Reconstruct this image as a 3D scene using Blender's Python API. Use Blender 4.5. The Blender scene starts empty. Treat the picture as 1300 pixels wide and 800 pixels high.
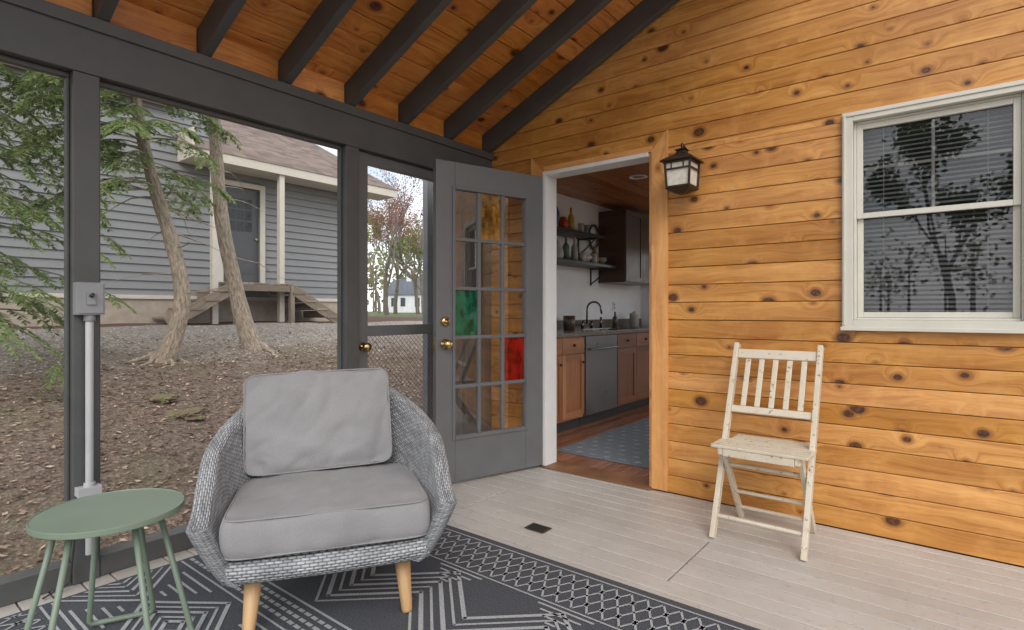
import bpy, math, random
from mathutils import Vector, Matrix, noise
random.seed(7)
S=bpy.context.scene
# ---------------------------------------------------------------- helpers
class MB:
    def __init__(s): s.v=[];s.f=[];s.m=[];s.uv=[];s.r=[];s.sm=[]
    def face(s,pts,uv=None,m=0,r=0.5,sm=False):
        i=len(s.v); s.v+= [tuple(p) for p in pts]; s.f.append(list(range(i,i+len(pts))))
        s.m.append(m); s.r.append(r); s.sm.append(sm)
        s.uv.append(uv if uv else [(p[0],p[1]) for p in pts])
    def box(s,x0,x1,y0,y1,z0,z1,m=0,along=None,M=None,r=None):
        if r is None: r=random.random()
        dims=[x1-x0,y1-y0,z1-z0]
        a=along if along is not None else dims.index(max(dims))
        ou=random.random()*50; ov=random.random()*50
        V=[(x,y,z) for x in (x0,x1) for y in (y0,y1) for z in (z0,z1)]
        P=[(M@Vector(p)) if M is not None else Vector(p) for p in V]
        i=len(s.v); s.v+=[tuple(p) for p in P]
        for q in ((0,1,3,2),(4,6,7,5),(0,4,5,1),(2,3,7,6),(0,2,6,4),(1,5,7,3)):
            s.f.append([i+k for k in q]); s.m.append(m); s.r.append(r); s.sm.append(False)
            c=[V[k] for k in q]
            oth=[k for k in range(3) if k!=a and max(p[k] for p in c)-min(p[k] for p in c)>1e-9]
            if len(oth)==0: oth=[(a+1)%3]
            if max(p[a] for p in c)-min(p[a] for p in c)<1e-9:
                s.uv.append([(ou+p[oth[0]],ov+p[oth[-1]]) for p in c])
            else: s.uv.append([(ou+p[a],ov+p[oth[0]]) for p in c])
    def bar(s,p0,p1,w,h,m=0,up=(0,0,1),r=None):
        p0=Vector(p0);p1=Vector(p1);d=p1-p0;L=d.length;d.normalize()
        u=Vector(up)
        if abs(d.dot(u))>.98:u=Vector((1,0,0))
        sdir=d.cross(u).normalized();u=sdir.cross(d)
        M=Matrix(((d.x,sdir.x,u.x,p0.x),(d.y,sdir.y,u.y,p0.y),(d.z,sdir.z,u.z,p0.z),(0,0,0,1)))
        s.box(0,L,-w/2,w/2,-h/2,h/2,m=m,along=0,M=M,r=r)
    def tube(s,pts,rad,n=10,m=0,cap=True,r=None):
        pts=[Vector(p) for p in pts]
        if not isinstance(rad,(list,tuple)): rad=[rad]*len(pts)
        if r is None:r=random.random()
        t0=(pts[1]-pts[0]).normalized()
        ref=Vector((0,0,1)) if abs(t0.z)<.9 else Vector((1,0,0))
        u=t0.cross(ref).normalized()
        i0=len(s.v);L=0;Ls=[]
        for k,p in enumerate(pts):
            if k==0:t=t0
            elif k==len(pts)-1:t=(pts[k]-pts[k-1]).normalized()
            else:t=(pts[k+1]-pts[k-1]).normalized()
            u=(u-t*u.dot(t))
            if u.length<1e-6:u=t.orthogonal()
            u.normalize();w=t.cross(u)
            if k:L+=(p-pts[k-1]).length
            Ls.append(L)
            for j in range(n):
                a=2*math.pi*j/n
                s.v.append(tuple(p+(u*math.cos(a)+w*math.sin(a))*rad[k]))
        o=random.random()*20
        for k in range(len(pts)-1):
            for j in range(n):
                j2=(j+1)%n
                s.f.append([i0+k*n+j,i0+k*n+j2,i0+(k+1)*n+j2,i0+(k+1)*n+j])
                c=2*math.pi*rad[k]/n
                s.uv.append([(o+Ls[k],o+j*c),(o+Ls[k],o+(j+1)*c),(o+Ls[k+1],o+(j+1)*c),(o+Ls[k+1],o+j*c)])
                s.m.append(m);s.r.append(r);s.sm.append(True)
        if cap:
            for k,rev in ((0,True),(len(pts)-1,False)):
                q=[i0+k*n+j for j in range(n)]
                if rev:q=q[::-1]
                s.f.append(q);s.uv.append([(0,0)]*n);s.m.append(m);s.r.append(r);s.sm.append(False)
    def lathe(s,c,prof,n=24,m=0,M=None,sm=True):
        i0=len(s.v);c=Vector(c)
        for (rr,z) in prof:
            for j in range(n):
                a=2*math.pi*j/n;p=Vector((rr*math.cos(a),rr*math.sin(a),z))
                if M is not None:p=M@p
                s.v.append(tuple(c+p))
        for k in range(len(prof)-1):
            for j in range(n):
                j2=(j+1)%n
                s.f.append([i0+k*n+j,i0+k*n+j2,i0+(k+1)*n+j2,i0+(k+1)*n+j]);s.uv.append([(0,0)]*4)
                s.m.append(m);s.r.append(.5);s.sm.append(sm)
    def obj(s,name,mats,parent=None,bevel=0,seg=2,auto=False):
        me=bpy.data.meshes.new(name);me.from_pydata(s.v,[],s.f)
        uvl=me.uv_layers.new(name='UVMap');flat=[]
        for f in s.uv:
            for c in f:flat+= [c[0],c[1]]
        uvl.data.foreach_set('uv',flat)
        at=me.attributes.new('rnd','FLOAT','FACE');at.data.foreach_set('value',s.r)
        me.polygons.foreach_set('material_index',s.m)
        me.polygons.foreach_set('use_smooth',s.sm)
        for m in mats:me.materials.append(m)
        me.update()
        o=bpy.data.objects.new(name,me);S.collection.objects.link(o)
        if parent:o.parent=parent
        if bevel:
            b=o.modifiers.new('bev','BEVEL');b.width=bevel;b.segments=seg;b.limit_method='ANGLE';b.angle_limit=math.radians(40)
        return o
def empty(name,loc=(0,0,0)):
    o=bpy.data.objects.new(name,None);S.collection.objects.link(o);return o
class MT:
    def __init__(s,name):
        s.mat=bpy.data.materials.new(name);s.mat.use_nodes=True;s.nt=s.mat.node_tree
        s.b=s.nt.nodes['Principled BSDF'];s.out=s.nt.nodes['Material Output']
    def n(s,t,**k):
        x=s.nt.nodes.new(t)
        for a,b in k.items():setattr(x,a,b)
        return x
    def set(s,sock,val):
        if isinstance(val,bpy.types.NodeSocket):s.nt.links.new(val,sock)
        else:
            if hasattr(sock.default_value,'__len__') and isinstance(val,(tuple,list)) and len(val)==3 and len(sock.default_value)==4:val=(*val,1)
            sock.default_value=val
    def math(s,op,a,b=0,c=0,clamp=False):
        x=s.n('ShaderNodeMath',operation=op);x.use_clamp=clamp
        s.set(x.inputs[0],a);s.set(x.inputs[1],b);s.set(x.inputs[2],c);return x.outputs[0]
    def mix(s,f,a,b,bt='MIX'):
        x=s.n('ShaderNodeMix',data_type='RGBA',blend_type=bt)
        s.set(x.inputs[0],f);s.set(x.inputs[6],a);s.set(x.inputs[7],b);return x.outputs[2]
    def rng(s,v,a,b,c=0,d=1,smooth=False):
        x=s.n('ShaderNodeMapRange');
        if smooth:x.interpolation_type='SMOOTHSTEP'
        s.set(x.inputs[0],v);s.set(x.inputs[1],a);s.set(x.inputs[2],b);s.set(x.inputs[3],c);s.set(x.inputs[4],d);return x.outputs[0]
    def noise(s,vec,sc,det=3,rough=.5,dim='3D'):
        x=s.n('ShaderNodeTexNoise',noise_dimensions=dim)
        if vec is not None:s.set(x.inputs['Vector'],vec)
        s.set(x.inputs['Scale'],sc);s.set(x.inputs['Detail'],det);s.set(x.inputs['Roughness'],rough);return x.outputs[0]
    def pos(s):return s.n('ShaderNodeNewGeometry').outputs['Position']
    def uv(s):return s.n('ShaderNodeUVMap').outputs[0]
    def sep(s,v):
        x=s.n('ShaderNodeSeparateXYZ');s.set(x.inputs[0],v);return x.outputs
    def comb(s,a,b,c=0):
        x=s.n('ShaderNodeCombineXYZ');s.set(x.inputs[0],a);s.set(x.inputs[1],b);s.set(x.inputs[2],c);return x.outputs[0]
    def rnd(s):return s.n('ShaderNodeAttribute',attribute_name='rnd').outputs['Fac']
    def bump(s,h,st=.3,dist=.002):
        x=s.n('ShaderNodeBump');s.set(x.inputs['Height'],h);x.inputs['Strength'].default_value=st;x.inputs['Distance'].default_value=dist
        s.nt.links.new(x.outputs[0],s.b.inputs['Normal'])
    def col(s,c):s.set(s.b.inputs['Base Color'],c)
    def rough(s,v):s.set(s.b.inputs['Roughness'],v)
def paint(name,c,rough=.5,var=.12,metal=0,bump=.15,sc=6,grime=0.0):
    t=MT(name);p=t.pos();n1=t.noise(p,sc,3,.6)
    a=tuple(x*(1-var) for x in c);b=tuple(min(1,x*(1+var)) for x in c)
    col=t.mix(t.rng(n1,.3,.7),a,b)
    if grime:
        g=t.noise(p,14,5,.7);col=t.mix(t.math('MULTIPLY',t.rng(g,.55,.72),grime),col,tuple(x*.45 for x in c))
    t.col(col)
    t.rough(t.rng(n1,.3,.7,rough-.08,rough+.08));t.b.inputs['Metallic'].default_value=metal
    if bump: t.bump(t.noise(p,90,2),bump,.001)
    return t.mat
def pine(name,light,mid,dark,knot=(.05,.018,.007),ks=1.0,rough=.42,kn=True,coat=.1,kr=.10):
    t=MT(name);uv=t.uv();x,y,_=t.sep(uv)
    gx=t.math('MULTIPLY',x,1.3);gy=t.math('MULTIPLY',y,36)
    if kn:
        vo=t.n('ShaderNodeTexVoronoi',voronoi_dimensions='2D',feature='F1')
        t.set(vo.inputs['Vector'],t.comb(t.math('MULTIPLY',x,3.6*ks),t.math('MULTIPLY',y,4.8*ks)));vo.inputs['Scale'].default_value=1
        dist=vo.outputs['Distance'];rc=t.sep(vo.outputs['Color'])
        w=t.rng(dist,0,.34,1,0,True)
        gy=t.math('ADD',gy,t.math('MULTIPLY',w,2.8))
    big=t.noise(t.comb(t.math('MULTIPLY',x,1.6),t.math('MULTIPLY',y,6)),1,2,.5)
    gy=t.math('ADD',gy,t.math('MULTIPLY',big,5))
    g=t.noise(t.comb(gx,gy),1,4,.68)
    fine=t.noise(t.comb(t.math('MULTIPLY',x,12),t.math('MULTIPLY',y,420)),1,1,.5)
    f=t.math('ADD',t.math('MULTIPLY',g,.78),t.math('MULTIPLY',fine,.22))
    cr=t.n('ShaderNodeValToRGB');t.set(cr.inputs[0],f)
    e=cr.color_ramp.elements;e[0].position=.30;e[0].color=(*dark,1);e[1].position=.68;e[1].color=(*light,1)
    k=e.new(.47);k.color=(*mid,1)
    c=cr.outputs[0]
    c=t.mix(t.rng(big,.35,.7,0,.55),c,tuple(z*.8 for z in dark) if not kn else dark)
    if kn:
        sm=t.noise(uv,7,3,.65);c=t.mix(t.rng(sm,.5,.75,0,.4),c,tuple(z*1.08 for z in light))
    r=t.rnd()
    hs=t.n('ShaderNodeHueSaturation');t.set(hs.inputs['Color'],c);t.set(hs.inputs['Value'],t.rng(r,0,1,.78,1.16));t.set(hs.inputs['Saturation'],t.rng(r,0,1,1.05,.94));c=hs.outputs[0]
    if kn:
        n3=t.noise(uv,55,2)
        rad=t.math('MULTIPLY',t.math('POWER',rc[0],1.9),kr)
        rad=t.math('ADD',rad,t.math('ADD',.004,t.math('MULTIPLY',t.math('SUBTRACT',n3,.5),.04)))
        dd=t.math('SUBTRACT',dist,rad)
        halo=t.rng(dd,0,.10,.7,0,True)
        c=t.mix(halo,c,tuple(z*.62 for z in dark))
        kmask=t.rng(dd,-.012,.006,1,0)
        kc=t.mix(t.rng(n3,.42,.68),knot,tuple(z*.5 for z in dark))
        c=t.mix(kmask,c,kc)
    t.col(c);t.rough(t.rng(g,.3,.7,rough+.08,rough-.06));t.b.inputs['Coat Weight'].default_value=coat;t.b.inputs['Coat Roughness'].default_value=.3
    t.bump(f,.25,.001);return t.mat
def glass(name,tint=(1,1,1),rough=.0,dens=0.0,refl=1.0,body=None):
    t=MT(name);nt=t.nt;nt.nodes.remove(t.b)
    fr=t.n('ShaderNodeFresnel');fr.inputs[0].default_value=1.5
    g=t.n('ShaderNodeBsdfGlossy');g.inputs['Roughness'].default_value=rough
    tr=t.n('ShaderNodeBsdfTransparent');tr.inputs[0].default_value=(*tint,1)
    m=t.n('ShaderNodeMixShader');f=t.math('MULTIPLY',fr.outputs[0],refl,clamp=True);t.set(m.inputs[0],f)
    base=tr.outputs[0]
    if body:
        p=t.pos();d=t.n('ShaderNodeBsdfDiffuse')
        x,y,z=t.sep(p);sw=t.noise(t.comb(t.math('MULTIPLY',y,5),t.math('MULTIPLY',z,2.2),x),4,4,.6)
        wv=t.mix(t.rng(sw,.38,.62),tuple(c*.3 for c in body),body)
        t.set(d.inputs[0],wv);trl=t.n('ShaderNodeBsdfTranslucent');t.set(trl.inputs[0],wv)
        a=t.n('ShaderNodeMixShader');a.inputs[0].default_value=.5;nt.links.new(d.outputs[0],a.inputs[1]);nt.links.new(trl.outputs[0],a.inputs[2])
        b2=t.n('ShaderNodeMixShader');b2.inputs[0].default_value=dens;nt.links.new(tr.outputs[0],b2.inputs[1]);nt.links.new(a.outputs[0],b2.inputs[2]);base=b2.outputs[0]
    nt.links.new(base,m.inputs[1]);nt.links.new(g.outputs[0],m.inputs[2]);nt.links.new(m.outputs[0],t.out.inputs[0]);return t.mat
# ---------------------------------------------------------------- materials
M_wall=pine('pine_wall_boards',(.78,.41,.125),(.59,.265,.056),(.31,.10,.018),kr=.135,ks=1.06)
M_ceil=pine('pine_ceiling_boards',(.84,.38,.095),(.66,.245,.045),(.33,.09,.015),ks=1.0,kr=.145)
M_case=pine('pine_casing',(.76,.41,.135),(.66,.31,.08),(.46,.17,.04),ks=.6)
M_frame=paint('charcoal_paint',(.080,.082,.082),.5,.15,grime=.15)
M_doorg=paint('grey_door_paint',(.130,.133,.137),.4,.06)
M_white=paint('white_trim',(.74,.73,.71),.4,.04)
M_wint=paint('window_trim_paint',(.60,.585,.51),.4,.05)
M_black=paint('black_metal',(.02,.02,.02),.4,.2)
M_brass=paint('brass',(.55,.40,.18),.25,.1,1.0)
M_glass=glass('clear_glass')
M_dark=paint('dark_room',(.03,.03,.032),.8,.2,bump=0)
M_galv=paint('galvanised_grey',(.27,.28,.29),.45,.08,.3)
M_conduit=paint('conduit',(.43,.44,.45),.45,.06)
def deckmat():
    t=MT('deck_paint');p=t.pos();x,y,z=t.sep(p)
    n1=t.noise(p,2.2,4,.6);n2=t.noise(t.comb(t.math('MULTIPLY',x,3),t.math('MULTIPLY',y,40)),1,3,.6)
    sc=t.noise(p,26,5,.75);r=t.rnd()
    c=t.mix(t.rng(n1,.3,.7),(.435,.405,.37),(.53,.50,.46))
    c=t.mix(t.rng(n2,.45,.75,0,.25),c,(.35,.315,.275))
    c=t.mix(t.rng(sc,.57,.74,0,.7),c,(.25,.215,.175))
    hs=t.n('ShaderNodeHueSaturation');t.set(hs.inputs['Color'],c);t.set(hs.inputs['Value'],t.rng(r,0,1,.94,1.05))
    t.col(hs.outputs[0]);t.rough(t.rng(sc,.3,.7,.36,.55));t.bump(n2,.3,.001);return t.mat
M_deck=deckmat()
# ---------------------------------------------------------------- porch floor
TH=math.radians(23.6)
YW=3.236;XS=-2.76
b=MB();y=-1.6;w=.0995
while y<YW-.001:
    y1=min(y+w-.0065,YW-.002)
    xs=[-2.88]
    hatch=2.16<y<2.66
    if hatch: xs+=[-2.15,-.915]
    else:
        if random.random()<.35: xs.append(random.uniform(-2.2,1.5))
    xs.append(2.3)
    for a,c in zip(xs[:-1],xs[1:]):
        g_=.004 if hatch else .0012
        b.box(a+g_,c-g_,y,y1,-.03,0,along=0)
    y+=w
b.box(-2.88,2.3,-1.6,YW,-.12,-.032,m=1)
b.box(-2.90,-2.881,-1.6,YW,-.35,-.003,m=1)
M_gap=paint('deck_gap',(.05,.042,.035),.8)
floor=b.obj('porch_floor',[M_deck,M_gap],bevel=.003)
b=MB();b.box(-1.70,-1.585,2.245,2.325,.0035,.008)
for i in range(5): b.box(-1.69,-1.595,2.252+i*.014,2.259+i*.014,.008,.011,m=1)
b.obj('floor_vent',[paint('vent_bronze',(.10,.075,.05),.4,.2,.6),M_black],bevel=.001)
# ---------------------------------------------------------------- pine wall
opens=[(-2.275,-1.45,-1,2.085),(-.40,.254,1.046,2.051)]
def rows(bm,x0,x1,z0,z1,h,gap,yf,yb,m=0,roof=True):
    z=z0
    while z<z1:
        r=random.random();zz=z+h-gap
        cuts=[z,zz]+[q for o in opens for q in (o[2],o[3]) if z<q<zz];cuts=sorted(set(cuts))
        xs=x0
        if roof: xs=max(x0,(z-2.45)/math.tan(TH)-2.76-.02)
        sp=[xs,x1]
        for a,c in zip(cuts[:-1],cuts[1:]):
            mid=(a+c)/2
            blk=sorted([(o[0],o[1]) for o in opens if o[2]<mid<o[3]])
            cur=[(p,q2) for p,q2 in zip(sp[:-1],sp[1:])]
            for o in blk:
                nc=[]
                for p,q2 in cur:
                    if q2<=o[0] or p>=o[1]:nc.append((p,q2))
                    else:
                        if p<o[0]:nc.append((p,o[0]))
                        if q2>o[1]:nc.append((o[1],q2))
                cur=nc
            for p,q2 in cur: bm.box(p+.0005,q2-.0005,yf,yb,a,c,m=m,along=0,r=random.random()*.3+r*.7)
        z+=h
b=MB();rows(b,-2.86,1.9,.004,3.9,.1045,.0030,YW,YW+.02)
W=empty('pine_wall')
b.obj('boards',[M_wall],W,bevel=.0060,seg=2)
b=MB();random.seed(3);rows(b,-2.86,1.9,-.3,3.9,5,0,YW+.0215,YW+.12,roof=False)
b.obj('wall_core',[paint('sheathing',(.10,.04,.015),.9,bump=0)],W)
# casings
b=MB()
def prism(bm,pts,y0,y1,m=0):
    f=[Vector((x,y0,z)) for x,z in pts];g=[Vector((x,y1,z)) for x,z in pts];n=len(pts);o=random.random()*30
    r=random.random()
    bm.face(f,[(o+p.z,o+p.x) for p in f],m,r);bm.face(g[::-1],[(o+p.z,o+p.x) for p in g[::-1]],m,r)
    for i in range(n):
        j=(i+1)%n;bm.face([f[j],f[i],g[i],g[j]],[(o+f[j].z,o),(o+f[i].z,o),(o+f[i].z,o+.02),(o+f[j].z,o+.02)],m,r)
prism(b,[(-1.452,.012),(-1.352,.012),(-1.352,2.195),(-1.452,2.085)],YW-.022,YW-.002)
prism(b,[(-2.373,.012),(-2.273,.012),(-2.273,2.085),(-2.373,2.195)],YW-.022,YW-.002)
b.box(-2.272,-1.453,YW-.012,YW-.001,2.083,2.12,along=0)
b.obj('door_casing',[M_case],W,bevel=.002)
b=MB()
b.box(-2.272,-2.243,YW-.022,YW+.115,0.012,2.082,m=0)
b.box(-1.477,-1.453,YW-.0,YW+.115,0.012,2.082,m=1)
b.box(-2.242,-1.478,YW-.022,YW+.115,2.055,2.081,m=0)
b.box(-2.272,-1.453,YW-.045,YW+.16,.003,.011,m=2)
b.obj('door_jamb',[M_white,M_case,paint('threshold_wood',(.22,.10,.045),.5,.3)],W,bevel=.002)
# ---------------------------------------------------------------- window
Wn=empty('double_hung_window');b=MB()
x0,x1,z0,z1=-.436,.290,1.010,2.087;t=.046
b.box(x0,x0+t,YW-.028,YW+.01,z0,z1);b.box(x1-t,x1,YW-.028,YW+.01,z0,z1)
b.box(x0+t,x1-t,YW-.028,YW+.01,z1-t,z1);b.box(x0+t,x1-t,YW-.028,YW+.01,z0,z0+t)
b.box(x0-.006,x1+.006,YW-.036,YW-.0285,z0-.006,z0+.012)
b.box(x0+.006,x0+.016,YW-.0345,YW-.0285,z0+.02,z1-.012);b.box(x0+.02,x1-.02,YW-.0345,YW-.0285,z1-.022,z1-.012)
i0,i1,j0,j1=x0+t,x1-t,z0+t,z1-t
b.box(i0,i0+.012,YW+.0105,YW+.1,j0,j1);b.box(i1-.012,i1,YW+.0105,YW+.1,j0,j1)
b.box(i0+.013,i1-.013,YW+.0105,YW+.1,j1-.012,j1);b.box(i0+.013,i1-.013,YW+.0105,YW+.1,j0,j0+.012)
mz=1.575
def sash(bm,xa,xb,za,zb,ya,yb,s=.026):
    bm.box(xa,xa+s,ya,yb,za,zb);bm.box(xb-s,xb,ya,yb,za,zb);bm.box(xa+s,xb-s,ya,yb,za,za+s);bm.box(xa+s,xb-s,ya,yb,zb-s,zb)
sash(b,i0+.013,i1-.013,mz-.015,j1-.013,YW+.012,YW+.032)
sash(b,i0+.013,i1-.013,j0+.013,mz+.014,YW+.034,YW+.052)
b.obj('frame',[M_wint],Wn,bevel=.002)
b=MB();cx=(x0+x1)/2;zc=(mz+j1)/2
b.box(cx-.0065,cx+.0065,YW+.0325,YW+.0345,mz+.014,j1-.042);b.box(i0+.042,cx-.007,YW+.0325,YW+.0345,zc-.0065,zc+.0065);b.box(cx+.007,i1-.042,YW+.0325,YW+.0345,zc-.0065,zc+.0065)
b.obj('grilles_between_glass',[paint('grille_paint',(.34,.33,.31),.5,.04)],Wn)
b=MB();b.face([(i0+.036,YW+.030,mz),(i1-.036,YW+.030,mz),(i1-.036,YW+.030,j1-.03),(i0+.036,YW+.030,j1-.03)]);b.face([(i0+.036,YW+.045,j0+.03),(i1-.036,YW+.045,j0+.03),(i1-.036,YW+.045,mz),(i0+.036,YW+.045,mz)])
b.obj('glass',[glass('window_glass',refl=1.7)],Wn)
b=MB();z=j0+.02
while z<j1:
    a=math.radians(32);cy=YW+.085
    b.face([(i0+.014,cy-.0115*math.cos(a),z-.0115*math.sin(a)),(i1-.014,cy-.0115*math.cos(a),z-.0115*math.sin(a)),(i1-.014,cy+.0115*math.cos(a),z+.0115*math.sin(a)),(i0+.014,cy+.0115*math.cos(a),z+.0115*math.sin(a))])
    z+=.0225
for xx in (i0+.12,i1-.12): b.box(xx-.001,xx+.001,YW+.072,YW+.073,j0,j1)
b.obj('blinds',[paint('blind_slats',(.36,.37,.385),.5,.05,bump=0)],Wn)
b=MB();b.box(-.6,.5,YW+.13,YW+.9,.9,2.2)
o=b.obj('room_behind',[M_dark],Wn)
# ---------------------------------------------------------------- roof
Mr=Matrix.Translation((XS,0,2.30))@Matrix(((math.cos(TH),0,-math.sin(TH),0),(0,1,0,0),(math.sin(TH),0,math.cos(TH),0),(0,0,0,1)))
R=empty('porch_roof')
SM=2.55;Y0R=-.52
yr=[3.195-.4065*i for i in range(10)]
b=MB()
for q in yr: 
    b.box(-.30,SM,q-.023,q+.023,0,.138,M=Mr,along=0)
    b.box(-.38,-.3005,q-.0225,q+.0225,.015,.137,M=Mr,along=0);b.box(-.45,-.3805,q-.022,q+.022,.055,.136,M=Mr,along=0)
b.box(SM+.001,SM+.04,Y0R,YW-.003,-.06,.15,M=Mr,along=1)
b.obj('rafters',[M_frame],R,bevel=.003)
b=MB();s=-.30
while s<SM:
    yy=Y0R+random.uniform(0.3,1.8)
    sp=[Y0R,YW-.002] if random.random()<.6 else [Y0R,yy,YW-.002]
    rr=random.random()
    for a,c in zip(sp[:-1],sp[1:]): b.box(s,s+.1265,a+.0008,c-.0008,.139,.157,M=Mr,along=1,r=rr*.7+random.random()*.3)
    s+=.13
q=yr
for a,c in zip(q[:-1],q[1:]): b.box(-2.815,-2.797,c+.025,a-.025,2.303,2.445,along=1)
b.obj('ceiling_boards',[M_ceil],R,bevel=.005)
b=MB();b.box(-.32,SM+.05,Y0R-.02,3.5,.159,.22,M=Mr);b.box(-.34,-.321,Y0R-.02,3.5,.14,.215,m=1,M=Mr)
b.obj('shingles',[paint('roof_shingle',(.10,.08,.07),.9,.3),M_frame],R)
# ---------------------------------------------------------------- screen wall frame
b=MB()
b.box(-2.853,XS+.004,-1.2,YW-.002,2.066,2.300,along=1)
b.box(XS+.0045,XS+.018,-1.2,YW-.002,2.245,2.298,along=1)
for (a,c) in ((.656,.746),(1.936,2.026),(2.955,3.045),(3.146,3.233),(-.62,-.53)):
    b.box(-2.85,XS,a,c,.0,2.065,along=2)
for (a,c) in ((-1.2,-.621),(-.529,.655),(.747,1.935)):
    b.box(-2.85,XS-.006,a,c,.002,.088,along=1)
    b.box(-2.832,-2.80,a,c,2.045,2.0645,along=1)
    b.box(-2.832,-2.80,a,a+.012,.089,2.044);b.box(-2.832,-2.80,c-.012,c,.089,2.044)
b.box(-2.85,XS-.006,3.046,3.145,.002,2.065,along=2)
b.obj('screen_wall_frame',[M_frame],bevel=.003)
t=MT('insect_screen');t.nt.nodes.remove(t.b);d=t.n('ShaderNodeBsdfDiffuse');d.inputs[0].default_value=(.16,.16,.16,1);tr=t.n('ShaderNodeBsdfTransparent');m=t.n('ShaderNodeMixShader');m.inputs[0].default_value=.08
t.nt.links.new(tr.outputs[0],m.inputs[1]);t.nt.links.new(d.outputs[0],m.inputs[2]);t.nt.links.new(m.outputs[0],t.out.inputs[0]);M_scr=t.mat
b=MB()
for (a,c) in ((-.529,.655),(.747,1.935)): b.face([(-2.838,a+.005,.09),(-2.838,c-.005,.09),(-2.838,c-.005,2.063),(-2.838,a+.005,2.063)])
b.obj('insect_screen',[M_scr])
# ---------------------------------------------------------------- screen door
D=empty('screen_door');b=MB()
xa,xb=-2.835,-2.795
b.box(xa,xb,2.030,2.115,.02,2.062,along=2);b.box(xa,xb,2.865,2.950,.02,2.062,along=2)
b.box(xa+.002,xb-.002,2.1155,2.8645,1.995,2.06,along=1);b.box(xa+.002,xb-.002,2.1155,2.8645,.945,1.012,along=1);b.box(xa+.002,xb-.002,2.1155,2.8645,.02,.16,along=1)
b.obj('door_frame',[M_doorg],D,bevel=.003)
b=MB();b.face([(-2.815,2.11,1.0),(-2.815,2.87,1.0),(-2.815,2.87,2.0),(-2.815,2.11,2.0)]);b.obj('upper_glass',[M_glass],D)
b=MB()
def lattice(bm,ya,yb,za,zb,sp,rr,x):
    n=int((yb-ya+zb-za)/sp)+1
    for i in range(n):
        for sg in (1,-1):
            c=ya+i*sp if sg==-1 else ya-(zb-za)+i*sp
            pts=[]
            for z in (za,zb):
                yq=c+(z-za) if sg==1 else c-(z-za)
                pts.append([yq,z])
            (y0,z0),(y1,z1)=pts
            def cl(yv,zv,y2,z2):
                if yv<ya: tt=(ya-yv)/(y2-yv);return ya,zv+(z2-zv)*tt
                if yv>yb: tt=(yb-yv)/(y2-yv);return yb,zv+(z2-zv)*tt
                return yv,zv
            if max(y0,y1)<=ya or min(y0,y1)>=yb: continue
            p=cl(y0,z0,y1,z1);q=cl(y1,z1,y0,z0)
            bm.tube([(x+sg*rr*.6,p[0],p[1]),(x+sg*rr*.6,q[0],q[1])],rr,n=4,cap=False)
lattice(b,2.116,2.864,.161,.944,.034,.0014,-2.815)
b.obj('grille',[paint('grille_metal',(.10,.10,.095),.4,.1,.5)],D)
b=MB();b.face([(-2.825,2.11,.15),(-2.825,2.87,.15),(-2.825,2.87,.96),(-2.825,2.11,.96)]);b.obj('lower_screen',[M_scr],D)
b=MB();MY=Matrix.Rotation(math.pi/2,4,'Y')
b.lathe((-2.795,2.075,.885),[(0,0),(.026,0),(.026,.008),(.01,.010),(.01,.03),(.024,.036),(.028,.05),(.022,.062),(0,.066)],m=0,M=MY)
b.obj('knob',[M_brass],D)
# ---------------------------------------------------------------- french door
F=empty('french_door');e=Vector((-.2975,-.9547,0));n=Vector((.9547,-.2975,0))
Md=Matrix(((e.x,n.x,0,-2.262),(e.y,n.y,0,3.208),(0,0,1,0),(0,0,0,1)))
b=MB();T0,T1=-.042,0;Wd=.835;A0,A1,Z0,Z1=.150,.700,.305,1.872
b.box(.002,A0,T0,T1,.018,2.045,M=Md);b.box(A1,Wd,T0,T1,.018,2.045,M=Md)
b.box(A0+.0005,A1-.0005,T0,T1,Z1,2.045,M=Md);b.box(A0+.0005,A1-.0005,T0,T1,.018,Z0,M=Md)
mw=.011
for i in range(1,3):
    a=A0+(A1-A0)*i/3;b.box(a-mw,a+mw,T0+.006,T1-.004,Z0,Z1,M=Md)
for j in range(1,5):
    z=Z0+(Z1-Z0)*j/5;b.box(A0,A1,T0+.007,T1-.006,z-mw,z+mw,M=Md)
b.box(A0-.022,A0-.001,T1+.0005,T1+.008,Z0-.022,Z1+.022,M=Md);b.box(A1+.001,A1+.022,T1+.0005,T1+.008,Z0-.022,Z1+.022,M=Md)
b.box(A0,A1,T1+.0005,T1+.008,Z1+.001,Z1+.022,M=Md);b.box(A0,A1,T1+.0005,T1+.008,Z0-.022,Z0-.001,M=Md)
b.obj('door_leaf',[M_doorg],F,bevel=.003)
cols={'g':glass('green_glass',(.1,.5,.25),body=(.02,.30,.15),dens=.65),'r':glass('red_glass',(.7,.05,.03),body=(.60,.02,.015),dens=.8),'a':glass('amber_glass',(.95,.6,.2),body=(.90,.46,.10),dens=.6)}
lay={(0,2):'g',(2,3):'r',(1,0):'a'}
b=MB();mats=[glass('lite_glass',refl=2.6),cols['g'],cols['r'],cols['a']]
for c in range(3):
    for rr in range(5):
        a1=A1-(A1-A0)*c/3;a0=A1-(A1-A0)*(c+1)/3;zt=Z1-(Z1-Z0)*rr/5;zb=Z1-(Z1-Z0)*(rr+1)/5
        k={'g':1,'r':2,'a':3}.get(lay.get((c,rr)),0)
        b.face([Md@Vector((a,-.02,z)) for a,z in ((a0,zb),(a1,zb),(a1,zt),(a0,zt))],m=k)
b.obj('lites',mats,F)
b=MB()
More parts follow.
